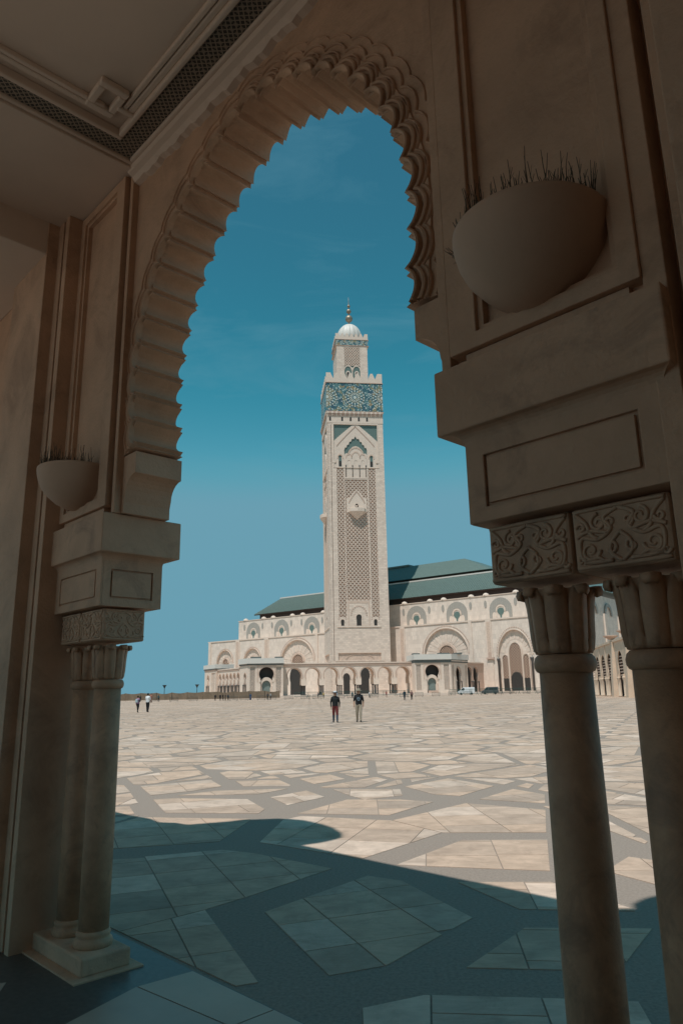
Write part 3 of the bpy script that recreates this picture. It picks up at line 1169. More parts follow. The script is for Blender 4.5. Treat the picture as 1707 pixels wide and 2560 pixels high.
sil += [(-9.2, 6.2), (-8.6, 6.3), (-8.25, 6.15), (-8.0, 6.45), (-7.75, 6.5)]
sil += [shadow_to_wall(*p) for p in [(-8.5, 5.95), (-8.46, 6.2), (-8.2, 6.55), (-7.8, 6.67), (-7.4, 6.63), (-7.1, 6.55), (-6.76, 6.37), (-6.58, 6.2), (-6.54, 6.02), (-6.6, 5.75), (-6.75, 5.60)]]
sil += [(-5.6, 6.84), (-2.2, 6.86), (-1.95, 6.95), (-1.7, 7.4)] + [(-.9 + .85 * math.cos(a), 8.0 + .95 * math.sin(a)) for a in (pi, 2.6, 2.1, 1.57, 1.0, .5, 0, -.5)] + [(-.1, 6.9), (6.0, 6.86), (6.0, 6.001)]
MB().prism(sil, 2.52, 2.72).build('parapet', M_plaster, G)
# gallery floor: polished granite with pale slabs, threshold at v = 2.74
fl = box('floor', M_polished, G, U0 - 9, U0 + 9, -4.3, 2.735, .0005, .004)
for q in ([(-4.27, 2.37), (-4.24, 2.72), (-3.45, 2.72), (-3.45, 2.45)], [(-3.44, 2.45), (-3.44, 2.72), (-2.2, 2.72), (-2.2, 2.35)], [(-4.27, 2.36), (-3.45, 2.44), (-3.30, 1.90), (-4.05, 1.75)], [(-3.44, 2.44), (-2.2, 2.34), (-2.2, 1.7), (-3.28, 1.89)],
          [(-2.19, 2.34), (-2.19, 2.72), (-1.0, 2.72), (-1.0, 2.3)], [(-2.19, 2.33), (-1.0, 2.29), (-1.0, 1.5), (-2.19, 1.69)], [(-5.3, 1.2), (-4.9, 1.85), (-4.45, 1.55), (-4.9, .9)], [(-6.6, 1.0), (-6.0, 1.75), (-5.4, 1.4), (-6.0, .5)],
          [(-5.28, 2.55), (-5.28, 2.72), (-4.34, 2.72)]):
    if len(q) == 3:
        continue
    MB().hprism([tuple(p) for p in q], .0042, .008).build('floor_slab', M_polslab, G)


# wall planters
def planter(u_, label):
    P = empty('wall_planter', tuple(uv(u_, 2.127, 2.985)), YW, label, 'planter', 'half-bowl planters on the pier panels')
    prof = [(.001, -.001), (.03, .001), (.08, .012), (.145, .044), (.20, .092), (.243, .145), (.268, .20), (.280, .25), (.283, .275), (.283, .295), (.272, .30), (.262, .29), (.259, .25)]
    v, f = [], []
    n = 36
    for r_, z in prof:
        v.append((-r_, .056, z))
        for i in range(n + 1):
            a = pi + pi * i / n
            v.append((r_ * math.cos(a), r_ * 1.02 * math.sin(a), z))
        v.append((r_, .056, z))
    m_ = n + 3
    for k in range(len(prof) - 1):
        for i in range(m_ - 1):
            f.append((k * m_ + i, k * m_ + i + 1, (k + 1) * m_ + i + 1, (k + 1) * m_ + i))
    MB().add(v, f).build('bowl', M_pot, P, smooth=True)
    so_ = [(.26 * math.cos(pi + pi * i / n), .264 * math.sin(pi + pi * i / n), .265) for i in range(n + 1)] + [(.26, .055, .265), (-.26, .055, .265)]
    MB().add(so_, [tuple(range(len(so_)))]).build('soil', M_soil, P)
    rr = random.Random(int(u_ * 100))
    mb = MB()
    for i in range(240):
        a = pi + pi * rr.random()
        r_ = .258 * (1 - rr.random() ** 3 * .6)
        x, y = r_ * math.cos(a), r_ * math.sin(a)
        h = .05 + .13 * rr.random() ** 2
        pts = [(x, y, .26)]
        dx, dy = (rr.random() - .5) * .05, (rr.random() - .5) * .05
        for k in range(1, 4):
            pts.append((x + dx * k / 3 + (rr.random() - .5) * .008, y + dy * k / 3 + (rr.random() - .5) * .008, .27 + h * k / 3))
        mb.tube(pts, .0024, 4, r1=.0011)
        if rr.random() < .5:
            p = pts[2]
            mb.tube([p, (p[0] + (rr.random() - .5) * .03, p[1] + (rr.random() - .5) * .03, p[2] + .03)], .0011, 3, r1=.0005)
    for i in range(9):
        a = pi + rr.random() * .4
        x, y = .262 * math.cos(a), .262 * math.sin(a)
        mb.tube([(x, y, .27), (x - .03, y - .01, .29 + .03 * rr.random()), (x - .05 - .03 * rr.random(), y - .02, .31 + .05 * rr.random())], .0014, 4, r1=.0007)
    t = mb.build('dry_stalks', M_twig, P)
    t['kind'] = 'stuff'


planter(U0 - 1.97, 'small-looking half-bowl planter with dry stalks on the farther, left pier')
planter(U0 + 1.90, 'large-looking half-bowl planter with sparse dry stalks on the nearer, right pier')

# ------------------------------------------------------------------ minaret
YM = R(7.0)
A0 = Vector((-5.58, 300.52, 0))
MN = empty('minaret', A0, YM, 'tall pale stone minaret with teal tile band, lattice panels and domed lantern', 'minaret')
PF = .8                                      # floor level of the mosque platform
# core
box('core', M_stone, MN, .75, 24.25, .75, 24.25, 0, 137.2)


def lattice(mb, x0, x1, z0, z1, px, pz, w_, y0, y1):
    """crossed diagonal bars clipped to a rectangle"""
    k = pz / px
    for sgn in (1, -1):
        c0 = z0 - (x1 - x0) * k - pz
        c = c0
        while c < z1 + pz:
            # line z = c + sgn*k*(x - x0) (for -1 start from right)
            poly = []
            hw = w_ * .5 * math.sqrt(1 + k * k)
            xa, xb = x0, x1

            def zz(x):
                return c + k * ((x - x0) if sgn > 0 else (x1 - x))
            q = [(xa, zz(xa) - hw), (xb, zz(xb) - hw), (xb, zz(xb) + hw), (xa, zz(xa) + hw)]
            for p, n in (((x0, z0), (0, 1)), ((x0, z1), (0, -1))):
                q = halfclip(q, p, n)
                if len(q) < 3:
                    break
            if len(q) >= 3:
                mb.prism(ccw(q), y0, y1)
            c += pz
    return mb


def minaret_face(P, y):
    """carved cladding of one face, x from 0 to 25 along the face, outer plane y = 0"""
    F = P
    holes = [rect(7.35, 17.2, 38.8, 91.7), rect(3.85, 7.0, 31.9, 97.0), rect(17.75, 20.9, 31.9, 97.0), rect(2.75, 22.35, 97.3, 117.3),
             arch(12.15, 28.2, 31.9, 1.25, 1.0, point=1.15), arch(5.25, 28.2, 30.2, .85, .62, point=1.15) if False else rect(4.6, 5.9, 28.25, 30.2), rect(18.5, 19.8, 28.25, 30.2),
             rect(.18, .42, 14, 117.2), rect(1.45, 1.7, 14, 117.2), rect(3.3, 21.0, 14.2, 17.0), rect(7.9, 16.7, 92.6, 97.0) if False else rect(7.6, 16.9, 93.0, 96.9)]
    MB().prism(rect(0, 25, 0, 118.0), 0, .7, holes).build('shaft_cladding', M_stone, F)
    # backing
    box('panel_backing', M_pink, F, 3.5, 21.3, .55, .745, 31.5, 97.1)
    box('dark_backing', M_dark, F, 4, 21, .45, .742, 28.1, 31.45)
    box('carved_base_panel', M_carve, F, 3.2, 21.1, .35, .74, 14.1, 17.1)
    # trellis panels
    for nm, (x0, x1, z0, z1, px, pz) in (('trellis', (7.35, 17.2, 38.8, 91.7, 1.64, 1.78)), ('trellis', (3.85, 7.0, 31.9, 97.0, 1.575, 1.70)), ('trellis', (17.75, 20.9, 31.9, 97.0, 1.575, 1.70))):
        t = lattice(MB(), x0, x1, z0, z1, px, pz, .30, .16, .54).build(nm, M_stone2, F)
        # leaf-shaped fillings, dark in groups
        md, mp_ = MB(), MB()
        nx = int(round((x1 - x0) / (px / 2)))
        for i in range(nx + 1):
            for k in range(int((z1 - z0) / (pz / 2)) + 1):
                if (i + k) % 2:
                    continue
                cx, cz = x0 + i * px / 2, z0 + k * pz / 2
                if cx < x0 + .3 or cx > x1 - .3:
                    continue
                s_ = .30
                leaf = [(cx, cz + s_ * 1.25), (cx - s_ * .35, cz + s_ * .3), (cx - s_, cz - s_ * .1), (cx - s_ * .4, cz - s_ * .6), (cx, cz - s_ * .9), (cx + s_ * .4, cz - s_ * .6), (cx + s_, cz - s_ * .1), (cx + s_ * .35, cz + s_ * .3)]
                if min(p[1] for p in leaf) < z0 or max(p[1] for p in leaf) > z1:
                    continue
                if nx > 6:
                    g = (cz - z0) % 15.5
                    m_ = abs(cx - (x0 + x1) / 2)
                    dk = (g < 4.2 + m_ * .6 and g > m_ * .55) or (9.8 < g < 12.2 and m_ < 2.8) or m_ < .2
                else:
                    g = (cz - z0) % 11.4
                    dk = g < 3.0 or 5.5 < g < 6.4
                (md if dk else mp_).prism(leaf, .30 if dk else .36, .56)
        o = md.build('dark_leaf_inlay', M_leaf, t)
        o['kind'] = 'stuff'
        o = mp_.build('rose_leaf_inlay', M_carve, t)
        o['kind'] = 'stuff'
    # upper field: green tile with stepped gable
    box('spandrel_tile', M_greentile, F, 2.7, 22.4, .45, .74, 97.2, 117.35)
    st = [(2.75, 97.31), (2.75, 109.6)]
    steps = 9
    for i in range(steps):
        x = 2.75 + (12.0 - 2.75 - 1.2) * (i + .6) / steps
        z0_ = 109.6 + (116.9 - 109.6) * (i / steps) ** .95
        z1_ = 109.6 + (116.9 - 109.6) * ((i + 1) / steps) ** .95
        st += [(x - .12, z0_ + .15), (x + .25, z1_ - .1)]
    st += [(11.4, 117.25)]
    st = st + [(25.1 - x, z) for x, z in st[::-1]]
    og = [(7.45, 102.2), (7.35, 105.2), (7.75, 106.6), (8.4, 106.5), (8.7, 107.8), (9.4, 107.9), (9.7, 109.2), (10.5, 109.4), (10.9, 110.7), (11.8, 110.6), (12.4, 111.9)]
    og = og + [(24.9 - x, z) for x, z in og[::-1]][1:]
    mm = [og]
    gab = MB().prism(st, .12, .44, [og, rect(4.85, 6.15, 97.6, 103.0), rect(18.75, 20.05, 97.6, 103.0)]).build('gable_field', M_stone2, F)
    # rope moulding on the gable: small raised studs
    mbs = MB()
    for i in range(30):
        for m_ in (-1, 1):
            t = i / 29
            x = 12.45 + m_ * (8.3 * (1 - t))
            z = 107.3 + 9.2 * t ** .92
            mbs.box(x - .17, x + .17, -.02, .16, z - .17, z + .17)
    mbs.build('gable_studs', M_pink, gab)['kind'] = 'stuff'
    # three-light arcade in the gable
    tri = MB().prism([(7.5, 97.31), (7.5, 103.2), (8.2, 103.9), (9.4, 103.4), (10.0, 105.8), (11.2, 106.9), (12.45, 107.2), (13.7, 106.9), (14.9, 105.8), (15.5, 103.4), (16.7, 103.9), (17.4, 103.2), (17.4, 97.31)], .02, .43,
                     [arch(9.4, 97.7, 99.9, .68), arch(12.45, 97.7, 99.9, .68), arch(15.5, 97.7, 99.9, .68)]).build('window_arcade', M_stone2, F)
    for cx in (9.4, 12.45, 15.5):
        box('window', M_dark, tri, cx - .75, cx + .75, .40, .445, 97.6, 101)
        MB().prism(ringpoly(cx, 101.6, 1.15 if cx != 12.45 else 1.7, 1.45 if cx != 12.45 else 2.1, 14, 1.5), -.08, .05).build('arch_ring', M_carve, tri)
    MB().prism(ringpoly(12.45, 103.0, 3.0, 3.6, 20, 1.05), -.1, .04).build('arch_ring', M_carve, tri)
    for cx in (5.5, 19.4):
        wv = box('side_window', M_greentile, F, cx - .62, cx + .62, .30, .455, 97.5, 103.0)
        MB().prism(arch(cx, 97.8, 99.7, .55), .26, .31).build('window', M_dark, wv)
        MB().prism(ringpoly(cx, 101.4, 1.0, 1.4, 12, 1.5), .0, .14).build('arch_ring', M_carve, wv)
    # shallow piers with dark colonnettes below
    box('colonnette_field', M_stone2, F, 7.5, 17.0, .14, .70, 92.9, 96.95)
    for cx in (8.0, 10.9, 14.0, 16.9):
        MB().lathe([(.16, 92.8), (.14, 97.2), (.24, 98.0), (.24, 98.4)], cx, .02, 8).build('colonnette', M_darkcol, F, smooth=True)
    box('string_course', M_stone2, F, 7.3, 17.3, -.10, .05, 92.2, 92.7)
    box('impost_block', M_stone2, F, 2.0, 3.6, -.15, .02, 99.4, 100.4)
    box('impost_block', M_stone2, F, 21.4, 22.9, -.15, .02, 99.4, 100.4)
    # niche, door and balcony
    ni = MB().prism([(8.0, 77.0), (8.0, 83.3), (9.4, 83.6), (9.8, 84.3), (10.6, 85.6), (11.4, 86.3), (12.4, 87.2), (13.4, 86.3), (14.2, 85.6), (15.0, 84.3), (15.4, 83.6), (16.8, 83.3), (16.8, 77.0)], .05, .53, [arch(12.4, 77.6, 80.0, .8, .65)]).build('niche', M_stone2, F)
    box('balcony_door', M_dark, ni, 11.5, 13.3, .4, .545, 77.6, 81.4)
    for i in range(22):
        t = i / 21
        for m_ in (-1, 1):
            x = 12.4 + m_ * 3.4 * (1 - t)
            z = 81.2 + 5.2 * t ** .8
            MB().box(x - .2, x + .2, -.05, .1, z - .16, z + .16).build('niche_stud', M_pink, ni)
    bal = MB()
    hexp = [(8.5, .04), (9.4, -1.9), (12.4, -2.6), (15.4, -1.9), (16.3, .04)]
    bal.hprism(hexp, 77.0, 78.5)
    n = len(hexp)
    bv = [(x, y_, 76.99) for x, y_ in hexp] + [(12.4, .05, 73.6)]
    bal.add(bv, [((i + 1) % n, i, n) for i in range(n)])
    bal.build('balcony', M_stone2, F)
    # doors of the lower zone
    for cx, w_, zc, zt in ((12.15, 1.25, 31.9, 33.3), (5.25, .85, 30.3, 31.4), (19.15, .85, 30.3, 31.4)):
        dd = MB().prism(arch(cx, 28.3, zc - .25, w_ * .82, w_ * .66), -.012, .02).build('keyhole_opening', M_dark, F)
        MB().prism(ringpoly(cx, zc - .25, w_ * .95, w_ * 1.35, 14, 1.1, -.4, pi + .4), -.10, .015).build('opening_ring', M_stone2, dd)
    for i in range(13):
        a = pi * (i / 12)
        x, z = 12.15 + 3.3 * math.cos(a), 32.6 + 3.8 * math.sin(a)
        box('arch_stud', M_pink, F, x - .28, x + .28, -.10, .02, z - .22, z + .22)
    for cx in (5.25, 19.15):
        for i in range(9):
            a = pi * (i / 8)
            x, z = cx + 1.55 * math.cos(a), 30.9 + 2.0 * math.sin(a)
            box('arch_stud', M_pink, F, x - .2, x + .2, -.08, .02, z - .17, z + .17)
    MB().prism(rect(7.6, 16.8, 28.3, 38.5), -.05, .012, [rect(8.0, 16.4, 28.31, 37.6)]).build('lower_frame', M_carve, F)
    MB().prism(rect(2.35, 22.75, 91.9 + 5.2, 117.9), -.12, .012, [rect(2.80, 22.3, 97.2, 117.32)]).build('upper_frame', M_stone2, F)
    box('ledge', M_stone2, F, 3.0, 21.4, -.25, .015, 27.6, 28.2)
    MB().prism(rect(1.9, 22.4, 13.8, 18.2), -.12, .013, [rect(3.2, 21.1, 13.81, 17.1)]).build('base_frame', M_stone2, F)
    MB().prism(ringpoly(12.2, 13.4, 6.2, 6.6, 18, .55), .2, .36).build('carved_arc', M_carve, F)


minaret_face(MN, 0)
# second visible face, turned a quarter
LF = empty('left_face', (0, 25, 0), -pi / 2)
LF.parent = MN
for ch in [c for c in list(MN.children) if c.name.split('.')[0] in ('shaft_cladding', 'panel_backing', 'spandrel_tile', 'gable_field', 'window_arcade', 'string_course', 'ledge', 'upper_frame', 'base_frame', 'niche', 'balcony', 'trellis', 'dark_backing', 'carved_base_panel')]:
    c = ch.copy()
    COL.objects.link(c)
    c.parent = LF
for nm, x0, x1, y0, y1 in (('right_cladding', 24.3, 25, .71, 25), ('rear_cladding', .71, 24.29, 24.3, 25)):
    box(nm, M_stone, MN, x0, x1, y0, y1, 0, 118)
# frieze, stalactite course, tile band
box('frieze', M_stone2, MN, -.12, 25.12, -.12, 25.12, 118.01, 123.2)
for i, s_ in enumerate((1.2, 6.6, 10.4, 14.1, 17.8)):
    MB().prism(arch(s_ - .3 + .4, 118.9, 120.4, .42), -.14, -.10).build('frieze_window', M_dark, MN)
for sgn in (0, 1):
    for i in range(26):
        c = -.2 + 25.4 * (i + .5) / 26
        mb = MB()
        for j, (w_, dpt, z0, z1) in enumerate(((.46, .62, 122.35, 123.2), (.30, .42, 121.7, 122.36), (.17, .27, 121.15, 121.71))):
            if sgn == 0:
                mb.box(c - w_, c + w_, -.12 - dpt, -.11, z0, z1)
            else:
                mb.box(-.12 - dpt, -.11, c - w_, c + w_, z0, z1)
        mb.build('stalactite_bracket', M_pink if i % 2 else M_stone2, MN)
M_zx = zellij('zellij_band', 12.6, 130.3, 12.45, 'X')
M_zy = zellij('zellij_band_side', 12.6, 130.3, 12.45, 'Y')
box('tile_band_core', M_stone2, MN, -.2, 25.2, -.2, 25.2, 123.21, 137.25)
box('tile_band', M_zx, MN, -.28, 25.28, -.3, -.19, 123.3, 137.2)
box('tile_band', M_zy, MN, -.3, -.19, -.18, 25.28, 123.3, 137.2)
for z in (123.2, 137.2):
    box('band_fillet', M_pink, MN, -.55, 25.55, -.55, 25.55, z, z + .28)


def merlon(cx, w_, z0, h, half=0):
    """stepped tooth"""
    p = [(cx - w_ / 2, z0)]
    n = 5
    l, r_ = [], []
    for i in range(n):
        t0, t1 = i / n, (i + 1) / n
        hw = w_ / 2 * (1 - .78 * t0)
        l += [(cx - hw, z0 + h * t0), (cx - hw, z0 + h * t1)]
        r_ += [(cx + hw, z0 + h * t0), (cx + hw, z0 + h * t1)]
    if half < 0:
        l = [(cx - w_ / 2, z0), (cx - w_ / 2, z0 + h)]
    if half > 0:
        r_ = [(cx + w_ / 2, z0), (cx + w_ / 2, z0 + h)]
    return l + r_[::-1]


def crenel(P, x0, x1, y0, z0, zb, h, n, thick, m):
    box('parapet_wall', m, P, x0, x1, y0, y0 + thick, z0, zb)
    box('parapet_wall', m, P, x0, x1, x1 - x0 + y0 - thick, x1 - x0 + y0, z0, zb)
    box('parapet_wall', m, P, x0, x0 + thick, y0 + thick, x1 - x0 + y0 - thick, z0, zb)
    box('parapet_wall', m, P, x1 - thick, x1, y0 + thick, x1 - x0 + y0 - thick, z0, zb)
    wd = (x1 - x0) / n
    me = {}
    for i in range(n):
        half = -1 if i == 0 else (1 if i == n - 1 else 0)
        if half not in me:
            me[half] = MB().prism(merlon(0, wd * .98, 0, h, half), 0, thick).mesh('merlon', m)
        for yy in (y0 + .001, y0 + (x1 - x0) - thick - .001):
            o = bpy.data.objects.new('merlon', me[half])
            COL.objects.link(o)
            o.parent = P
            o.location = (x0 + wd * (i + .5), yy, zb)
        if half == 0:
            for xx in (x0 + .001, x1 - thick - .001):
                o = bpy.data.objects.new('merlon', me[half])
                COL.objects.link(o)
                o.parent = P
                o.rotation_euler.z = pi / 2
                o.location = (xx + thick, y0 + wd * (i + .5), zb)


crenel(MN, -.3, 25.3, -.3, 137.5, 139.0, 3.1, 8, .8, M_stone2)
box('terrace', M_stone2, MN, .5, 24.5, .5, 24.5, 137.26, 138.0)
# lantern
LX0, LX1 = 5.35, 19.75
box('lantern_shaft', M_stone, MN, LX0, LX1, LX0, LX1, 138.01, 158.3)
lp = MB().prism(rect(LX0, LX1, 138.02, 158.3), LX0 - .5, LX0 - .01, [rect(8.9, 16.2, 138.5, 157.6)]).build('lantern_cladding', M_stone, MN)
box('lantern_backing', M_pink, lp, 8.8, 16.3, LX0 - .18, LX0 - .009, 138.4, 157.7)
lattice(MB(), 8.9, 16.2, 148.2, 157.6, 1.22, 1.35, .26, LX0 - .45, LX0 - .17).build('lantern_trellis', M_stone2, lp)
box('lantern_tile', M_greentile, lp, 8.9, 16.2, LX0 - .25, LX0 - .175, 138.5, 148.3)
for cx in (10.55, 14.55):
    MB().prism(ringpoly(cx, 146.0, 1.5, 1.95, 14, 1.3), LX0 - .42, LX0 - .24).build('lantern_arch', M_stone2, lp)
    MB().prism(arch(cx, 138.6, 144.6, 1.0, .85), LX0 - .40, LX0 - .24).build('lantern_window_surround', M_stone2, lp)
    MB().prism(arch(cx, 138.6, 144.4, .62, .55), LX0 - .43, LX0 - .39).build('lantern_window', M_dark, lp)
box('lantern_mullion', M_stone2, lp, 12.3, 12.75, LX0 - .42, LX0 - .24, 138.6, 147.5)
M_zl = zellij('lantern_zellij', 12.55, 160.0, 2.4, 'X')
M_zl2 = zellij('lantern_zellij_side', 12.55, 160.0, 2.4, 'Y')
box('lantern_band_core', M_stone2, MN, LX0 - .3, LX1 + .3, LX0 - .5, LX1 + .3, 158.31, 161.5)
box('lantern_band', M_zl, MN, LX0 - .3, LX1 + .3, LX0 - .58, LX0 - .49, 158.7, 161.3)
box('lantern_band', M_zl2, MN, LX0 - .38, LX0 - .29, LX0 - .48, LX1 + .2, 158.7, 161.3)
for z in (158.32, 161.4):
    box('lantern_fillet', M_pink, MN, LX0 - .7, LX1 + .7, LX0 - .7, LX1 + .7, z, z + .25)
crenel(MN, LX0 - .4, LX1 + .4, LX0 - .4, 161.64, 162.6, 2.1, 7, .5, M_stone2)
cx = (LX0 + LX1) / 2
prof = [(6.0, 161.7), (6.05, 165.4)] + [(6.05 * math.cos(a), 165.6 + 7.6 * math.sin(a)) for a in [i * pi / 2 / 12 for i in range(12)]] + [(.3, 173.2)]
MB().lathe(prof, cx, cx, 96, lambda a, z: .955 + .045 * abs(math.sin(a * 8)) ** .6).build('dome', M_white, MN, smooth=True)
fin = empty('finial', (0, 0, 0))
fin.parent = MN
for zc, r_ in ((176.5, 1.75), (180.5, 1.15), (183.3, .75)):
    MB().lathe([(max(.02, r_ * math.cos(a)), zc + r_ * math.sin(a)) for a in [-pi / 2 + pi * i / 16 for i in range(17)]], cx, cx, 28).build('ball', M_bronze, fin, smooth=True)
MB().lathe([(.28, 173), (.22, 184), (.12, 186), (.05, 188.2)], cx, cx, 10).build('rod', M_bronze, fin, smooth=True)

# ------------------------------------------------------------------ prayer hall behind
YF = R(-38)
OC = Vector((5.306, 314.447, 0))
PH = empty('prayer_hall', OC, YF, 'broad pale stone prayer hall with arched facade and green tiled roofs', 'mosque')
GL, GU = 6.0, 12.0
EL, ER = -101.0, 90.0
ZL, ZU = 27.7, 38.0
door = arch(70.1, PF, 13.6, 6.75, 6.5, point=1.45, n=28)
big = [arch(c, 12.0, 15.8, 10.0, point=1.0, n=30) for c in (-39.4, 40.6)]
sm = [arch(c, 12.0, 16.8, 5.7, point=1.15, n=24) for c in (-88.6, -68.9)]
MB().prism(rect(EL, ER, 0, ZL), GL, GL + .9, [door] + big + sm).build('lower_wall', M_wall, PH)
box('lower_wall_core', M_stone2, PH, EL + .05, ER - .05, GL + 1.2, GL + 9, 0, ZL - .05)
box('lower_coping', M_stone2, PH, EL - .3, ER + .3, GL - .3, GL + 6, ZL, ZL + .5)
for c, r_, zc, pt in ((-39.4, 10.0, 15.8, 1.0), (40.6, 10.0, 15.8, 1.0), (-88.6, 5.7, 16.8, 1.15), (-68.9, 5.7, 16.8, 1.15), (70.1, 6.75, 13.6, 1.45)):
    bk = box('arch_back', M_wall, PH, c - r_ - .3, c + r_ + .3, GL + .75, GL + 1.19, PF, zc + r_ * pt + .3)
    MB().prism(ringpoly(c, zc, r_ * 1.0, r_ * 1.03, 30, pt), GL - .35, GL + .05).build('arch_moulding', M_stone2, bk)
    mbk = MB()
    n = int(r_ * 5)
    for i in range(n):                       # dentils round the arch
        a = pi * (i + .5) / n
        x, z = c + r_ * 1.10 * math.cos(a), zc + r_ * 1.10 * pt * math.sin(a)
        mbk.prism([(x + .24 * math.cos(a + q), z + .24 * math.sin(a + q)) for q in (0, pi / 2, pi, 1.5 * pi)], GL - .16, GL + .02)
    mbk.build('dentil_ring', M_pink, bk)['kind'] = 'stuff'
    # fan of voussoirs inside
    r0, r1 = r_ * .47, r_ * .93
    nf = 19
    if r_ > 6.5 and pt > 1.2:
        r0, r1 = 4.4, 6.4
    for i in range(nf):
        a0_, a1_ = pi * (i + .06) / nf, pi * (i + .94) / nf
        if i % 2 == 0:
            a0_, a1_ = pi * (i + .22) / nf, pi * (i + .78) / nf
        q = [(c + r0 * math.cos(a0_), zc + r0 * pt * math.sin(a0_)), (c + r1 * math.cos(a0_), zc + r1 * pt * math.sin(a0_)), (c + r1 * math.cos(a1_), zc + r1 * pt * math.sin(a1_)), (c + r0 * math.cos(a1_), zc + r0 * pt * math.sin(a1_))]
        MB().prism(q, GL + .62 if i % 2 else GL + .68, GL + .76).build('voussoir', M_stone2 if i % 2 else M_wall, bk)
    if pt <= 1.15:
        MB().prism(ringpoly(c, zc, r_ * .33, r_ * .42, 20, pt), GL + .3, GL + .76).build('inner_ring', M_carve, bk)
        MB().prism(arch(c, zc - 4, zc, r_ * .31, point=pt), GL + .60, GL + .755).build('carved_tympanum', M_scr, bk)
# great door: three carved screens over doors
dw = empty('great_door', (0, 0, 0))
dw.parent = PH
for c, hw, z1, zd, zt in ((70.1, 2.5, 14.4, 0, 4.2), (65.9, 1.15, 12.7, 5.4, 1.4), (74.3, 1.15, 12.7, 5.4, 1.4)):
    MB().prism(arch(c, PF, z1, hw, point=zt / hw if zt < 3 else 1.66), GL + .30, GL + .70).build('carved_screen', M_scr, dw)
    MB().prism(ringpoly(c, z1, hw * 1.0, hw * 1.0 + .35, 16, zt / hw if zt < 3 else 1.66), GL + .1, GL + .66).build('screen_frame', M_stone2, dw)
    for s_ in (-1, 1):
        box('screen_jamb', M_stone2, dw, c + s_ * hw, c + s_ * (hw + .35), GL + .1, GL + .66, PF, z1)
    if zd:
        box('door_leaf', M_dark, dw, c - hw, c + hw, GL + .22, GL + .29, PF, zd)
MB().prism(arch(70.1, PF, 5.0, 2.3, point=1.2), GL + .2, GL + .29).build('door_leaf', M_dark, dw)
for c in (63.4, 76.9):
    MB().lathe([(.45, PF), (.40, 11.3), (.62, 12.2), (.7, 12.9)], c, GL - .3, 12).build('door_column', M_darkcol, dw, smooth=True)
# pilaster strips of the lower wall
for c, w_ in ((-100, 1.0), (-79.4, 1.9), (-59.3, 1.9), (-27.3, .6), (19.9, 1.6), (52.0, .5), (59.9, 1.5), (84, 1.5)):
    s_ = box('pilaster_strip', M_stone2, PH, c - w_ / 2 - .45, c + w_ / 2 + .45, GL - .3, GL + .01, PF, ZL - .01)
    if w_ > 1:
        box('carved_strip', M_carve, s_, c - w_ / 2, c + w_ / 2, GL - .34, GL - .29, 15, ZL - .6)
    if w_ > 1 and c != 84:
        MB().prism(arch(c, 12.6, 14.7, .7, point=1.2), GL - .42, GL - .33).build('strip_niche', M_pink, s_)
for c, w_ in ((60.2, 1.2), (20.0, 1.2)):
    box('bracket', M_pink, PH, c - 1.6, c + 1.6, GL - .9, GL - .31, 12.8, 13.4)
# upper wall
box('upper_wall', M_wall, PH, -85.1, 88, GU, GU + 4, ZL - 2, ZU)
box('upper_coping', M_stone2, PH, -85.4, 88.3, GU - .25, GU + 4.2, ZU, ZU + .25)
box('side_wall', M_wall, PH, 84, 87.9, GU + 4.01, 110, 0, 39)
box('side_lower_wall', M_wall, PH, 87.91, 90, GL + 9.01, 108, 0, 30)
for k, gz in enumerate((26, 44, 62, 80)):
    MB().prism(ringpoly(0, 0, 3.4, 4.8, 18, 1.1), -.3, .02).build('side_blind_arch', M_ring, PH, loc=(88.3, gz, 31), rz=pi / 2)
    box('side_pilaster', M_stone2, PH, 89.99, 90.6, gz + 6, gz + 9, 0, 31)
for k, c in enumerate((-74.4, -54.9, -35.3, -15.7, 3.9, 23.5, 43.1, 62.7)):
    if k in (3, 4):
        continue
    W_ = empty('blind_window', (c, GU, 0))
    W_.parent = PH
    oa, ia = arch(0, 28.9, 32.0, 4.85, point=1.0, n=30), arch(0, 28.9, 32.0, 2.2, point=1.0, n=20)
    MB().prism(oa[:-1] + [oa[-1]] + ia[::-1], -.16, .02).build('interlace_ring', M_ring, W_)
    MB().prism(ringpoly(0, 32.0, 1.5, 2.1, 20, 1.0, -.3, pi + .3), -.20, .02).build('inner_ring', M_stone2, W_)
    MB().prism([(-.28, 28.9), (.28, 28.9), (.42, 30.0), (.9, 30.4)] + [(1.45 * math.cos(a), 31.5 + 1.35 * math.sin(a)) for a in [-.3 + (pi + .6) * i / 14 for i in range(15)]] + [(-.9, 30.4), (-.42, 30.0)], -.10, -.01).build('keyhole_light', M_greentile, W_)
    for s_ in (-1, 1):
        MB().prism(arch(s_ * 2.7, 28.6, 30.0, .85, point=1.4), -.26, .01).build('flanking_niche', M_stone2, W_)
        MB().prism([(s_ * 6.45 + .62 * math.cos(a), 34.65 + 1.55 * math.sin(a)) for a in [2 * pi * i / 16 for i in range(16)]], -.14, .01).build('oval_medallion', M_ring, W_)
        MB().lathe([(1.3, 38.0), (1.3, 38.4), (1.2, 38.75), (.85, 39.1), (.35, 39.3), (.05, 39.35)], s_ * 6.45, .9, 20, lambda a, z: .93 + .07 * abs(math.sin(a * 5))).build('domelet', M_stone2, W_, smooth=True)
# roofs
box('cedar_eaves', M_eave, PH, -73.5, 86, 15.6, 60, ZU + .26, 41.0)


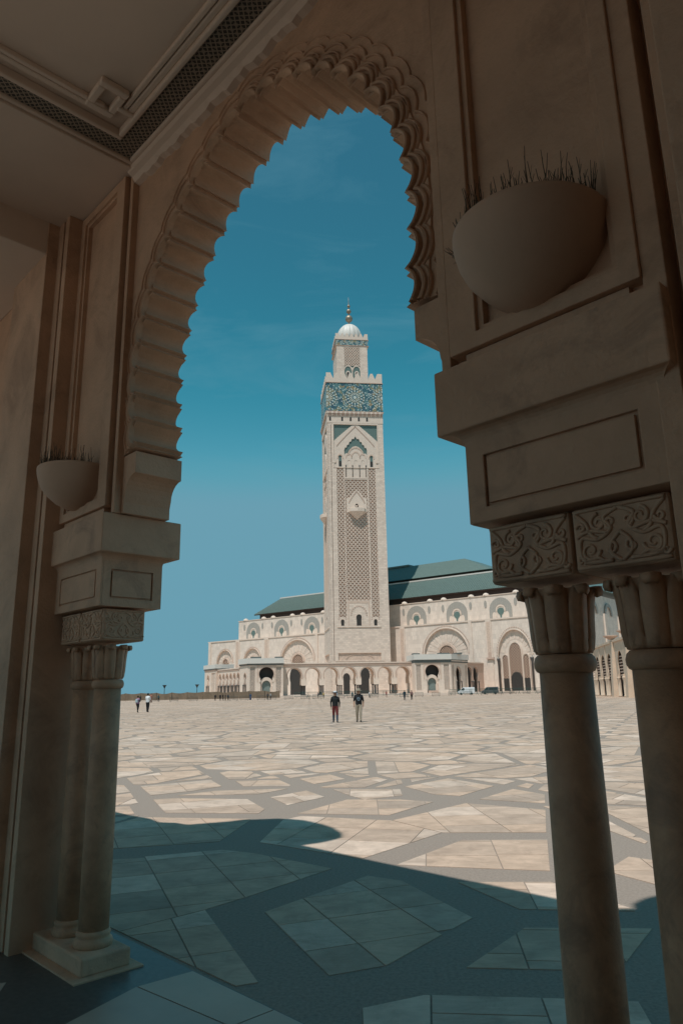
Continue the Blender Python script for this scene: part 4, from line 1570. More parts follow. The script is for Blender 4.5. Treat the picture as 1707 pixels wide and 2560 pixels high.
def roof(name, e0, e1, g0, rise0, rise1, run, hipl, hipr, back):
    v = [(e0, g0, rise0), (e1, g0, rise0), (e1 - hipr, g0 + run, rise1), (e0 + hipl, g0 + run, rise1), (e0, back, rise0), (e1, back, rise0), (e1 - hipr, back - run, rise1), (e0 + hipl, back - run, rise1)]
    f = [(0, 1, 2, 3), (0, 3, 7, 4), (1, 5, 6, 2), (4, 7, 6, 5), (3, 2, 6, 7), (0, 4, 5, 1)]
    return MB().add(v, f).build(name, M_roof, PH)


rf = roof('lower_roof', -76.8, 89.5, 14.5, 41.1, 49.4, 9.8, 9.8, 9.8, 100)
# ribs of tile on the roof slope
mbr = MB()
e = -76.0
while e < 88.8:
    lim = min(1, (e + 76.8) / 9.8, (89.5 - e) / 9.8)
    g1, z1 = 14.5 + 9.8 * lim, 41.1 + 8.3 * lim
    mbr.tube([(e, 14.45, 41.16), (e, g1, z1 + .05)], .16, 4)
    e += .9
t = mbr.build('tile_ribs', M_roof, rf)
t['kind'] = 'stuff'
box('roof_coping', M_white, rf, -67.2, 79.9, 24.0, 24.9, 49.35, 49.95)
box('eave_board', M_eave, rf, -76.6, 89.3, 14.6, 15.2, 40.7, 41.08)
box('upper_eave_shade', M_eave, PH, -18, 48, 29.5, 60, 49.4, 51.6)  # dark brown stands in for the shadow under the upper roof's overhang
v = [(-20, 27.5, 51.6), (52, 27.5, 51.6), (35, 36.5, 59.3), (-20, 36.5, 59.3), (-20, 62, 51.6), (52, 62, 51.6), (35, 53, 59.3), (-20, 53, 59.3)]
ur = MB().add(v, [(0, 1, 2, 3), (0, 3, 7, 4), (1, 5, 6, 2), (4, 7, 6, 5), (3, 2, 6, 7), (0, 4, 5, 1)]).build('upper_roof', M_roof, PH)
box('roof_step', M_roof, ur, -20, 5.2, 36, 53, 59.31, 60.1)

# ------------------------------------------------------------------ entrance arcade at the foot
FA = -10.0
KA = .90                                     # the arcade stands well in front of the minaret
AK = Vector((A0.x * KA, A0.y * KA, 0))
tp = [(-64, 283), (-58, 252), (-30, 247), (47, 256), (62, 272), (98, 240), (130, 420), (-90, 420)]
ter = MB().hprism(tp, .01, .70).build('mosque_terrace', M_stone2)
tag(ter, kind='structure')
EA = empty('entrance_arcade', AK, YM, 'pale horseshoe-arched entrance arcade at the foot of the minaret', 'arcade')
cen = [-15.3 + 7.2 * i for i in range(7)]
holes = []
for c in cen:
    holes.append(arch(c, 4.7, 8.3, 2.72, 2.45, point=1.06, n=24))
X0, X1 = -20.0, 31.4
out = [(X0, 4.7)]
for c in cen:
    h = arch(c, 4.7, 8.25, 2.72, 2.45, point=1.06, n=24)
    out += h[::-1]
out += [(X1, 4.7), (X1, 12.0), (X0, 12.0)]
MB().prism(out, FA, FA + 1.0).build('arcade_wall', M_stone2, EA)
MB().prism(out, FA + 7.0, FA + 7.9).build('inner_arcade_wall', M_stone2, EA)
box('arcade_cornice', M_pink, EA, X0, X1, FA - .25, FA + 1.2, 12.01, 12.7)
box('arcade_coping', M_stone2, EA, X0, X1, FA - .45, FA + 1.4, 12.71, 13.1)
box('arcade_roof', M_stone2, EA, X0, X1, FA + 1.41, FA + 8.2, 12.3, 12.9)
for c in cen:
    MB().prism(ringpoly(c, 8.25, 2.95, 3.2, 20, 1.06, -.35, pi + .35), FA - .16, FA + .02).build('arch_moulding', M_pink, EA)
    MB().prism(ringpoly(c, 8.25, 2.74, 2.90, 20, 1.06, -.35, pi + .35), FA - .09, FA + .02).build('arch_moulding', M_stone2, EA)
for i in range(8):
    c = cen[0] - 3.6 + 7.2 * i
    if i not in (0, 7):
        for s_ in (-1, 1):
            MB().lathe([(.42, PF), (.42, 1.1), (.28, 1.25), (.26, 4.0), (.4, 4.4), (.48, 4.69)], c + s_ * .42, FA + .5, 12).build('arcade_column', M_darkcol, EA, smooth=True)
            MB().lathe([(.42, PF), (.28, 1.25), (.26, 4.0), (.48, 4.69)], c + s_ * .42, FA + 7.45, 10).build('inner_column', M_darkcol, EA, smooth=True)
    else:
        box('arcade_pier', M_stone2, EA, c - .9, c + .9, FA + .02, FA + .98, PF, 4.69)
    box('impost', M_stone2, EA, c - 1.0, c + 1.0, FA - .1, FA + 1.1, 4.45, 4.705) if i not in (0, 7) else None
# the minaret's own doorways, seen through the arches
for c, w_, zc in ((13.4, 2.6, 7.9), (6.4, 1.5, 7.0)):
    dr = MB().prism(arch(c, .7, zc, w_, w_ * .85, point=1.45), -.10, .03).build('doorway', M_dark, MN)
    for i in range(12):
        a = pi * i / 11
        x, z = c + w_ * 1.12 * math.cos(a), zc + w_ * 1.5 * math.sin(a)
        box('scallop_tooth', M_stone2, dr, x - .22, x + .22, -.2, -.02, z - .25, z + .25)
for c, zc, w_ in ((-39.4, 8.5, 4.6), (40.6, 8.5, 3.2), (-62, 6.5, 3.0)):
    MB().prism(arch(c, .7, zc, w_, w_ * .9, point=1.3), GL - .12, GL + .05).build('doorway', M_dark, PH)


def portal(P, x0, x1, y, yb, cxs, lats, deep=6):
    zt = 12.3
    ou = rect(x0, x1, PF, zt)
    hl = [arch(cxs, PF + .01, 8.95, 2.75, 2.25, point=.95, n=26)] + [rect(a, b, 1.9, 11.7) for a, b in lats]
    MB().prism(ou, y, y + .8, hl).build('portal_wall', M_stone2, P)
    for a, b in lats:
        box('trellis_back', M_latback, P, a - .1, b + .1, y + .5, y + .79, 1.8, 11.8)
        lattice(MB(), a, b, 1.9, 11.7, .50, .56, .15, y + .2, y + .49).build('trellis', M_stone2, P)
    box('carved_frame', M_carve, P, cxs - 3.6, cxs + 3.6, y - .10, y + .01, 11.55, 12.28)
    for s_ in (-1, 1):
        box('carved_frame', M_carve, P, cxs + s_ * 3.2, cxs + s_ * 3.55, y - .08, y + .01, 6.0, 11.54)
    MB().prism(ringpoly(cxs, 8.95, 2.8, 3.05, 22, .95, -.5, pi + .5), y - .12, y + .01).build('arch_moulding', M_pink, P)
    # inner doorway arch with mosaic fountain back
    MB().prism(arch(cxs, PF + .01, 5.0, 2.6, 2.4, point=1.08, n=24), y + 1.2, y + 1.9, [arch(cxs, PF + .02, 4.6, 1.7, 1.45, point=1.15, n=20)]).build('inner_arch', M_stone2, P)
    MB().prism(arch(cxs, PF, 4.6, 1.75, 1.5, point=1.15), y + 2.0, y + 2.2).build('mosaic_fountain', M_fount, P)
    box('fountain_basin', M_pink, P, cxs - 1.7, cxs + 1.7, y + .3, y + 1.1, PF, 1.7)
    for s_ in (-1, 1):
        MB().lathe([(.32, PF), (.22, 1.2), (.22, 3.8), (.36, 4.3), (.4, 4.8)], cxs + s_ * 2.35, y + .95, 10).build('portal_column', M_stone2, P, smooth=True)
        box('portal_impost', M_stone2, P, cxs + s_ * 2.1, cxs + s_ * 2.75, y - .2, y + .3, 6.0, 6.6)


# left portal
PLX0, PLX1 = -33.4, -20.01
LP = empty('left_portal', AK, YM, 'square entrance portal with trellis panels at the left end of the arcade', 'portal')
portal(LP, PLX0, PLX1, -16, -4, -26.4, ((-32.6, -30.7), (-22.7, -20.75)))
box('portal_side', M_stone2, LP, PLX1 - .8, PLX1, -15.19, -.1, PF, 12.3)
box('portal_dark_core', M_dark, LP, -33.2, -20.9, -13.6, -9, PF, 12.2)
# plan of the portal's canopy: front plus the slanting return
ret = Vector((-math.cos(R(-67.5)), -math.sin(R(-67.5))))     # going back-left
c0 = Vector((PLX0, -16))
c1 = c0 + ret * 8.5
plan = [(PLX1, -16.3), (PLX0 - .15, -16.3), (c1.x - .3, c1.y), (c1.x + 4, c1.y + 4), (PLX1, -2)]
MB().hprism(plan, 12.31, 12.9).build('portal_cornice', M_coping, LP)
plan2 = [(PLX1 + .3, -16.7), (PLX0 - .35, -16.7), (c1.x - .7, c1.y - .1), (c1.x + 4, c1.y + 4), (PLX1 + .3, -2)]
MB().hprism(plan2, 12.91, 14.9).build('portal_parapet', M_white, LP)
box('portal_coping', M_coping, LP, -32.5, -28.4, -16.2, -12, 14.91, 15.5)
box('portal_coping', M_coping, LP, -23.2, -20.2, -16.2, -12, 14.91, 15.4)

# right portal
PRX0, PRX1 = 31.41, 45.9
RP = empty('right_portal', AK, YM, 'square entrance portal with trellis panels nearest the parked vans', 'portal')
portal(RP, PRX0, PRX1, -16, -4, 38.35, ((31.95, 33.8), (43.0, 45.1)))
box('portal_side', M_stone2, RP, PRX0, PRX0 + .4, -15.19, -.1, PF, 12.3)
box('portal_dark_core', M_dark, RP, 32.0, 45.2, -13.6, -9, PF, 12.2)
r2 = Vector((math.cos(R(45)), math.sin(R(45))))
d0 = Vector((PRX1, -16))
d1 = d0 + r2 * 13.6
plan = [(PRX0, -16.3), (PRX1 + .1, -16.3), (d1.x + .3, d1.y), (d1.x - 4, d1.y + 6), (PRX0, -2)]
MB().hprism(plan, 12.31, 13.5).build('portal_cornice', M_coping, RP)
plan = [(PRX0 - .3, -16.7), (PRX1 + .25, -16.7), (d1.x + .7, d1.y), (d1.x - 4, d1.y + 6), (PRX0 - .3, -2)]
MB().hprism(plan, 13.51, 15.6).build('portal_parapet', M_white, RP)
for x0, x1 in ((31.6, 34.2), (42, 46.5), (48.6, 51.5)):
    box('portal_coping', M_coping, RP, x0, x1, -13.5, -10, 15.61, 16.2)


def run_wall(P, org, ang, length, arches, pitchw, zt, yy=.0, mat_=None, screens=(), zs=5.8, hw=1.45, dark=True):
    """wall along a slanting plan line with arched openings, in its own sub-frame"""
    W_ = empty('wing_wall', (org.x, org.y, 0), ang)
    W_.parent = P
    hl = [arch(c, PF + .01, zs + 2.2, hw, hw * .86, point=1.3, n=18) for c in arches]
    MB().prism(rect(0, length, PF, zt), 0, .8, hl + [rect(a, b, 2.0, zt - .9) for a, b in screens]).build('wall', mat_ or M_stone2, W_)
    for a, b in screens:
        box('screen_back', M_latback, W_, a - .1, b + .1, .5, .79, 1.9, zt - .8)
        lattice(MB(), a, b, 2.0, zt - .9, .5, .56, .15, .2, .49).build('trellis', M_stone2, W_)
    for c in arches:
        MB().prism(ringpoly(c, zs + 2.2, hw + .02, hw + .25, 16, 1.3, -.3, pi + .3), -.1, .01).build('arch_moulding', M_pink, W_)
        for s_ in (-1, 1):
            box('arch_impost', M_pink, W_, c + s_ * hw * .86 - .25, c + s_ * hw * .86 + .25, -.12, .3, 5.2, 5.7)
            MB().lathe([(.3, PF), (.2, 1.1), (.2, 4.6), (.32, 5.2)], c + s_ * (hw * .86 + .2), -.25, 8).build('wing_column', M_darkcol, W_, smooth=True)
    box('wing_cornice', M_pink, W_, 0, length, -.2, .9, zt + .01, zt + .5)
    box('wing_coping', M_stone2, W_, 0, length, -.35, 1.0, zt + .51, zt + .9)
    return W_


angL = R(-67.5)
run_wall(LP, c1, angL, 8.4, [5.6], 1, 12.3, hw=1.1)
LW = empty('left_wing', AK, YM, 'row of narrow arches receding from the left portal to a corner pavilion', 'arcade')
e1 = c0 + ret * 33
st_ = run_wall(LW, e1, angL, 24.4, [33 - 9.9 - 4.1 * i for i in range(6)][::-1], 4.1, 10.9, hw=1.35)
box('rear_wall', M_pink, st_, -2, 24, 3.0, 3.4, PF, 10.8)
e2 = c0 + ret * 46.7 - Vector((math.cos(R(-67.5 + 90)), math.sin(R(-67.5 + 90)))) * 1.2
cp = run_wall(LW, e2, angL, 13.9, [4.6], 1, 11.4, hw=1.25, screens=((8.6, 13.2),))
box('pavilion_parapet', M_white, cp, -.4, 14.2, -.5, 8, 12.31, 14.0)
box('pavilion_band', M_coping, cp, -.3, 14.1, -.4, 7, 11.91, 12.3)
box('pavilion_side', M_stone2, cp, 0, 13.8, .81, 9, PF, 11.3)
# right portal flank and wing
fl_ = run_wall(RP, d0 + r2 * .05, R(45), 13.4, [5.75], 1, 12.3, hw=2.0, screens=((.7, 2.3), (11.2, 12.8)))
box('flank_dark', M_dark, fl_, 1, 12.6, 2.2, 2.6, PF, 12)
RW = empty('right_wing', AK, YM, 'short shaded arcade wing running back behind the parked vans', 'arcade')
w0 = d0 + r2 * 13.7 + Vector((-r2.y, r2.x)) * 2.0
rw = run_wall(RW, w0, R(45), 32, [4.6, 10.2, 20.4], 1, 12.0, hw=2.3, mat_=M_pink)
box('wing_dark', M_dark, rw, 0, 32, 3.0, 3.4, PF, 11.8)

for o_ in (EA, LP, RP, LW, RW):
    o_.scale = (KA, KA, KA)
# ------------------------------------------------------------------ ochre side gallery at the right
YG = R(80) + pi
SG = empty('side_gallery', (44.5, 116, 0), YG, 'sunlit ochre gallery with narrow arches seen between the near columns', 'gallery')
ac = [-5.2, -15.2, -21.6, -28.0, -34.4, -41, -47.4]
hl = [arch(c, .01, 5.0, 2.1, 1.95, point=1.15, n=18) for c in ac]
MB().prism(rect(-52, 8, 0, 9.0), 0, .14, hl).build('wall', M_ochre, SG)
box('rear_wall', M_eave, SG, -52, 8, 3, 3.4, 0, 9)  # dark brown puts the shade inside the arches into the wall colour
box('roof_slab', M_ochre, SG, -52, 8, .15, 3.4, 8.5, 9)
for c in ac:
    for k in range(7):
        z = 3.4 + k * .5
        box('shutter_slat', M_pink, SG, c - 1.9, c + 1.9, .2, .3, z, z + .2)
    for s_ in (-1, 1):
        for q in (0, .5):
            MB().lathe([(.26, 0), (.26, .2), (.17, .3), (.16, 2.6), (.27, 3.0), (.3, 3.2)], c + s_ * 2.05 + (q if s_ > 0 else -q), -.1, 10).build('gallery_column', M_ochre, SG, smooth=True)
        box('gallery_impost', M_ochre, SG, c + s_ * 1.9, c + s_ * 2.7, -.28, -.005, 3.2, 3.6)
for c in (-10.2, -37.6, 2):
    MB().add([(c - 1.0, -.85, 0), (c + 1.0, -.85, 0), (c + 1.0, 0, 0), (c - 1.0, 0, 0), (c - .8, -.3, 9.2), (c + .8, -.3, 9.2), (c + .8, 0, 9.2), (c - .8, 0, 9.2)],
             [(0, 1, 5, 4), (1, 2, 6, 5), (2, 3, 7, 6), (3, 0, 4, 7), (4, 5, 6, 7)]).build('buttress', M_ochre, SG)
    mbd = MB()
    mbd.lathe([(.3, 9.5), (.9, 9.9), (1.25, 10.1), (1.25, 10.25), (.3, 10.3)], c, -.2, 20)
    mbd.build('buttress_cap', M_pink, SG)
for c in (-18.4, -24.8, -31.2):
    box('rib', M_ochre, SG, c - .3, c + .3, -.10, -.002, 3.6, 9.0)
box('coping', M_ochre, SG, -52, 8, -.2, 1.3, 9.01, 9.4)

# ------------------------------------------------------------------ people
def person(loc, face, h, shirt, legs, shoes=(.02, .02, .02), arms=None, sleeves='long', pose='walk', hair=(.02, .015, .012), stride=.22, label='', cat='person', group=None,
           hat=None, child=None, bag=None, skirt=False, sub=2, shirt_mark=False, legs_low=None, seed=0):
    rr = random.Random(seed)
    s = h / 1.75
    P = empty('person', loc, face, label, cat, group)
    sh, lg, sk, bt = cloth(shirt), cloth(legs), M_skin, cloth(shoes)
    ar = cloth(arms) if arms else sh
    lo = cloth(legs_low) if legs_low else lg
    fo = sk if sleeves == 'short' else ar
    st = stride
    J_ = {
        'pel': (0, 0, .95, .135), 'wai': (0, .005, 1.10, .125), 'che': (0, .0, 1.30, .150), 'sho': (0, .01, 1.43, .095), 'nec': (0, .0, 1.49, .05), 'hd1': (0, -.022, 1.575, .078), 'hd2': (0, -.016, 1.665, .086),
        'hipL': (.085, 0, .90, .095), 'kneL': (.10, -st * .55, .50, .062), 'ankL': (.10, -st * .75, .09, .042), 'toeL': (.115, -st * .75 - .15, .035, .036),
        'hipR': (-.085, 0, .90, .095), 'kneR': (-.10, st * .15, .50, .062), 'ankR': (-.10, st * .85, .10, .042), 'toeR': (-.115, st * .85 - .14, .035, .036),
        'shL': (.185, .01, 1.41, .062), 'elL': (.255, .04 + st * .1, 1.14, .045), 'wrL': (.245, -.03 + st * .25, .90, .032), 'haL': (.24, -.05 + st * .25, .82, .030),
        'shR': (-.185, .01, 1.41, .062), 'elR': (-.255, .05, 1.14, .045), 'wrR': (-.245, -.06, .90, .032), 'haR': (-.24, -.085, .82, .030)}
    if pose == 'carry':
        J_['elR'] = (-.25, -.02, 1.15, .045)
        J_['wrR'] = (-.10, -.20, 1.18, .032)
        J_['haR'] = (-.02, -.23, 1.20, .030)
    if pose == 'carry2':
        for q, sg in (('L', 1), ('R', -1)):
            J_['el' + q] = (sg * .25, -.03, 1.15, .045)
            J_['wr' + q] = (sg * .10, -.21, 1.14, .032)
            J_['ha' + q] = (sg * .02, -.23, 1.15, .030)
    if pose == 'stand':
        J_['kneL'] = (.09, -.01, .5, .062)
        J_['ankL'] = (.09, .0, .09, .042)
        J_['toeL'] = (.10, -.15, .035, .036)
        J_['kneR'] = (-.09, -.01, .5, .062)
        J_['ankR'] = (-.09, .03, .09, .042)
        J_['toeR'] = (-.10, -.12, .035, .036)
    E_ = [('pel', 'wai', sh), ('wai', 'che', sh), ('che', 'sho', sh), ('sho', 'nec', sk), ('nec', 'hd1', sk), ('hd1', 'hd2', sk),
          ('pel', 'hipL', lg), ('hipL', 'kneL', lg), ('kneL', 'ankL', lo), ('ankL', 'toeL', bt), ('pel', 'hipR', lg), ('hipR', 'kneR', lg), ('kneR', 'ankR', lo), ('ankR', 'toeR', bt),
          ('sho', 'shL', sh), ('shL', 'elL', ar), ('elL', 'wrL', fo), ('wrL', 'haL', sk), ('sho', 'shR', sh), ('shR', 'elR', ar), ('elR', 'wrR', fo), ('wrR', 'haR', sk)]
    if sub > 1:                              # fingers
        for q, sg in (('L', 1), ('R', -1)):
            b = Vector(J_['ha' + q][:3])
            w_ = (b - Vector(J_['wr' + q][:3])).normalized()
            for i, l in enumerate((.055, .068, .065, .05)):
                f0 = b + Vector((0, (i - 1.5) * .017, 0)) + w_ * .018
                f1 = f0 + w_ * l + Vector((-sg * .012, -.008, 0))
                J_['f%s%da' % (q, i)] = (*f0, .0095)
                J_['f%s%db' % (q, i)] = (*f1, .0075)
                E_ += [('ha' + q, 'f%s%da' % (q, i), sk), ('f%s%da' % (q, i), 'f%s%db' % (q, i), sk)]
            t0 = Vector(J_['wr' + q][:3]) + w_ * .035 + Vector((0, -.03, 0))
            J_['t%sa' % q] = (*t0, .011)
            J_['t%sb' % q] = (*(t0 + w_ * .05 + Vector((0, -.02, 0))), .008)
            E_ += [('wr' + q, 't%sa' % q, sk), ('t%sa' % q, 't%sb' % q, sk)]
    names = list(J_)
    me = bpy.data.meshes.new('body_rig')
    me.from_pydata([Vector(J_[n][:3]) * s for n in names], [(names.index(a), names.index(b)) for a, b, c in E_], [])
    o = bpy.data.objects.new('body_rig', me)
    COL.objects.link(o)
    sm = o.modifiers.new('skin', 'SKIN')
    sm.use_smooth_shade = True
    for i, n in enumerate(names):
        r_ = J_[n][3] * s * (1.3 if n in ('hd1', 'hd2') else 1.22 if n in ('che', 'sho', 'shL', 'shR', 'nec') else 1.3 if n[:3] in ('hip', 'kne', 'ank') else 1.15)
        sv = me.skin_vertices[0].data[i]
        wx = 1.25 if n in ('che', 'wai', 'pel', 'sho') else 1.
        sv.radius = (r_ * wx, r_)
        sv.use_root = (n == 'pel')
    if sub:
        ss = o.modifiers.new('sub', 'SUBSURF')
        ss.levels = ss.render_levels = sub
    dg = bpy.context.evaluated_depsgraph_get()
    bm_ = bpy.data.meshes.new_from_object(o.evaluated_get(dg))
    bpy.data.objects.remove(o)
    mats = []
    for _, _, m in E_:
        if m not in mats:
            mats.append(m)
    bm_.materials.clear()
    for m in mats:
        bm_.materials.append(m)
    segs = [(Vector(J_[a][:3]) * s, Vector(J_[b][:3]) * s, mats.index(m), J_[a][3]) for a, b, m in E_]
    for pl in bm_.polygons:
        c = pl.center
        best, bi = 1e9, 0
        for a, b, mi, r_ in segs:
            ab = b - a
            t = max(0, min(1, (c - a).dot(ab) / max(1e-9, ab.length_squared)))
            d = (c - a - ab * t).length - r_ * s * .6
            if d < best:
                best, bi = d, mi
        if c.z < .94 * s and c.z > .84 * s and abs(c.x) < .17 * s:
            bi = mats.index(lg)
        elif .94 * s <= c.z < 1.44 * s and abs(c.x) < .17 * s and abs(c.y) < .14 * s:
            bi = mats.index(sh)
        pl.material_index = bi
        pl.use_smooth = True
    # head modelled into the same mesh
    bb = bmesh.new()
    bb.from_mesh(bm_)
    ns = len(bb.verts)
    res_ = bmesh.ops.create_uvsphere(bb, u_segments=14, v_segments=10, radius=1.0)
    ski = mats.index(sk)
    for v_ in res_['verts']:
        x, y, z = v_.co
        jaw = 1 - .22 * max(0, -z)
        v_.co = (x * .082 * s * jaw, (-.018 + y * .098 * jaw - (.012 if z < 0 and y < 0 else 0)) * s, (1.635 + z * .118) * s)
        for f_ in v_.link_faces:
            f_.material_index = ski
            f_.smooth = True
    bb.to_mesh(bm_)
    bb.free()
    b = bpy.data.objects.new('body', bm_)
    COL.objects.link(b)
    b.parent = P
    hz = 1.66 * s
    # face and hair
    mb = MB()
    prof = [(.02, -.095), (.06, -.07), (.092, -.02), (.101, .03), (.092, .075), (.06, .105), (.01, .115)]
    v, f = [], []
    mb.lathe([(r_ * s, hz + z * s) for r_, z in prof], 0, .012 * s, 16)
    mb.v = [(x, y * 1.1 if y > 0 else y * (1.06 if z > hz + .055 * s else .2), z) for x, y, z in mb.v]
    mb.build('hair', cloth(hair), P, smooth=True)
    if sub > 1:
        fm = MB()
        fm.add([(-.014 * s, -.112 * s, hz - .035 * s), (.014 * s, -.112 * s, hz - .035 * s), (0, -.14 * s, hz - .038 * s), (0, -.112 * s, hz + .012 * s)], [(0, 1, 2), (0, 2, 3), (2, 1, 3), (0, 3, 1)])
        fm.build('nose', sk, P)
        em = MB()
        for sg in (-1, 1):
            em.lathe([(.004 * s, hz - .004 * s), (.011 * s, hz + .004 * s), (.004 * s, hz + .012 * s)], sg * .034 * s, -.104 * s, 8)
        em.build('eyes', cloth((.02, .015, .01)), P)
        MB().box(-.024 * s, .024 * s, -.122 * s, -.10 * s, hz - .066 * s, hz - .058 * s).build('mouth', cloth((.22, .08, .06)), P)
        er = MB()
        for sg in (-1, 1):
            er.lathe([(.004, hz - .03 * s), (.02 * s, hz - .01 * s), (.02 * s, hz + .02 * s), (.004, hz + .03 * s)], sg * .082 * s, .0, 8)
        er.build('ears', sk, P, smooth=True)
    if hat:
        c1_, c2_ = hat
        MB().lathe([(.112 * s, hz + .045 * s), (.113 * s, hz + .07 * s), (.108 * s, hz + .11 * s), (.085 * s, hz + .135 * s), (.02, hz + .14 * s)], 0, 0, 24).build('hat_crown', cloth(c1_), P, smooth=True)
        MB().lathe([(.11 * s, hz + .056 * s), (.205 * s, hz + .018 * s), (.207 * s, hz + .024 * s), (.11 * s, hz + .066 * s)], 0, 0, 28).build('hat_brim', cloth(c2_), P, smooth=True)
    if shirt_mark:
        mk = MB()
        for k, (r0, a0_, a1_) in enumerate(((.085, -2.2, 3.4), (.045, 0.2, 5.2))):
            mk.tube([(r0 * s * math.cos(a0_ + (a1_ - a0_) * i / 18), -.185 * s - .004 * k, 1.24 * s + r0 * s * math.sin(a0_ + (a1_ - a0_) * i / 18)) for i in range(19)], .009, 5, up=Vector((0, 1, 0)))
        mk.build('shirt_print', cloth((.28, .36, .42)), P)
    if skirt:
        MB().lathe([(.17 * s, .98 * s), (.21 * s, .7 * s), (.26 * s, .25 * s), (.27 * s, .08 * s)], 0, 0, 18).build('robe', lg, P, smooth=True)
    if bag:
        MB().box(-.15 * s, .15 * s, .10 * s, .27 * s, 1.05 * s, 1.42 * s).build('backpack', cloth(bag), P, bevel=.05)
    return P


E_near = 'couple walking towards the arch'
person((-.55, 41.3, 0), R(4), 1.66, (.012, .014, .015), (.13, .022, .022), (.02, .02, .02), arms=(.012, .014, .015), label='woman in white hat, black long-sleeved top and dark red trousers walking', group=None,
       hat=((.62, .62, .62), (.03, .03, .035)), legs_low=(.05, .07, .10), stride=.16, seed=1)
person((.75, 41.3, 0), R(-3), 1.76, (.013, .014, .016), (.34, .28, .21), (.025, .02, .018), sleeves='short', label='man in khaki sun hat, black printed T-shirt and beige trousers walking',
       hat=((.33, .27, .2), (.22, .18, .13)), shirt_mark=True, stride=.2, seed=2)
person((-20.7, 74.3, 0), R(150), 1.62, (.30, .17, .27), (.012, .012, .014), arms=(.05, .05, .07), pose='carry', label='woman in pink and grey top with black trousers beside man carrying child', stride=.15, seed=3, bag=(.35, .42, .45))
man = person((-19.9, 75.0, 0), R(165), 1.86, (.66, .66, .66), (.012, .012, .014), pose='carry2', label='tall man in white shirt and black trousers carrying a small child', stride=.12, seed=4)
ch = person((-19.62, 75.15, .92), R(160), .92, (.33, .15, .11), (.33, .18, .14), pose='stand', label='small child in reddish top held in the tall man\'s arms', seed=5, sub=1, hair=(.06, .035, .02))
person((10.5, 131.0, 0), 0, 1.74, (.02, .04, .05), (.025, .04, .055), label='person in dark blue seen walking away in front of the right portal', stride=.18, seed=6, sub=1)
person((11.75, 131.0, 0), R(180), 1.68, (.17, .08, .07), (.015, .015, .015), label='person with patterned backpack and black trousers in front of the right portal', stride=.15, seed=7, sub=1, bag=(.22, .13, .12))
FARP = [(-33.2, 190, (.015, .015, .018), (.015, .015, .018), 'dark-clad person at the left end of the huddle near the cloth screen'), (-32.1, 191, (.02, .02, .025), (.012, .012, .014), 'second dark figure from the left in the huddle near the cloth screen'),
        (-31.3, 190.5, (.012, .012, .014), (.02, .02, .02), 'middle dark figure of the huddle near the cloth screen'), (-30.6, 190, (.03, .03, .035), (.012, .012, .012), 'fourth dark figure from the left in the huddle near the cloth screen'),
        (-29.6, 188, (.02, .03, .04), (.015, .015, .02), 'dark walker leaving the huddle on its right side'), (-24.3, 191, (.03, .07, .14), (.03, .05, .10), 'lone person in blue robe before the cloth screen'),
        (-19.8, 190, (.05, .05, .06), (.02, .02, .02), 'person in black with pale bag before the left portal'), (-19.1, 190.6, (.40, .40, .40), (.03, .03, .04), 'person in pale top before the left portal'),
        (-7.2, 200, (.03, .03, .04), (.02, .02, .02), 'dark-clad person left of the woman in the white hat, by the arcade'), (-5.8, 201, (.42, .30, .12), (.03, .03, .03), 'person in yellow top by the arcade columns'),
        (-2.0, 178, (.45, .55, .62), (.55, .55, .55), 'person in white and pale blue behind the woman in the white hat'), (1.9, 190, (.02, .10, .12), (.02, .03, .04), 'person in teal between the walking couple'),
        (6.4, 195, (.65, .65, .66), (.02, .02, .03), 'person in white top right of the man in the khaki hat'), (10.9, 195, (.22, .03, .03), (.10, .02, .02), 'person in red by the barriers below the minaret'),
        (-56.5, 205, (.015, .02, .02), (.015, .015, .015), 'dark figure at the cloth screen left of the woman in pink'), (-51.5, 205, (.02, .07, .08), (.015, .02, .02), 'figure in teal at the cloth screen behind the man with the child')]
for i, (x, y, s_, l_, lab) in enumerate(FARP):
    person((x, y, 0), R(37 * i), 1.66 + .03 * (i % 4), s_, l_, label=lab, group='far visitors near the mosque', stride=.1 + .02 * (i % 4), seed=20 + i, sub=1, skirt=(i == 5))


# ------------------------------------------------------------------ crowd barriers
def make_barrier(m):
    B = empty('crowd_barrier')
    fr_ = MB()
    for a, b in (((-1.1, 0, .15), (-1.1, 0, 1.1)), ((1.1, 0, .15), (1.1, 0, 1.1)), ((-1.1, 0, 1.1), (1.1, 0, 1.1)), ((-1.1, 0, .25), (1.1, 0, .25))):
        fr_.tube([a, b], .03, 6)
    fr_.build('frame', m, B)
    for i in range(13):
        x = -.95 + 1.9 * i / 12
        MB().tube([(x, 0, .25), (x, 0, 1.1)], .016, 4).build('bar', m, B)
    for x in (-.85, .85):
        ft = MB()
        ft.tube([(x, -.35, .0), (x, -.22, .06), (x, 0, .24), (x, .22, .06), (x, .35, .0)], .025, 5)
        ft.build('foot', m, B)
    return B


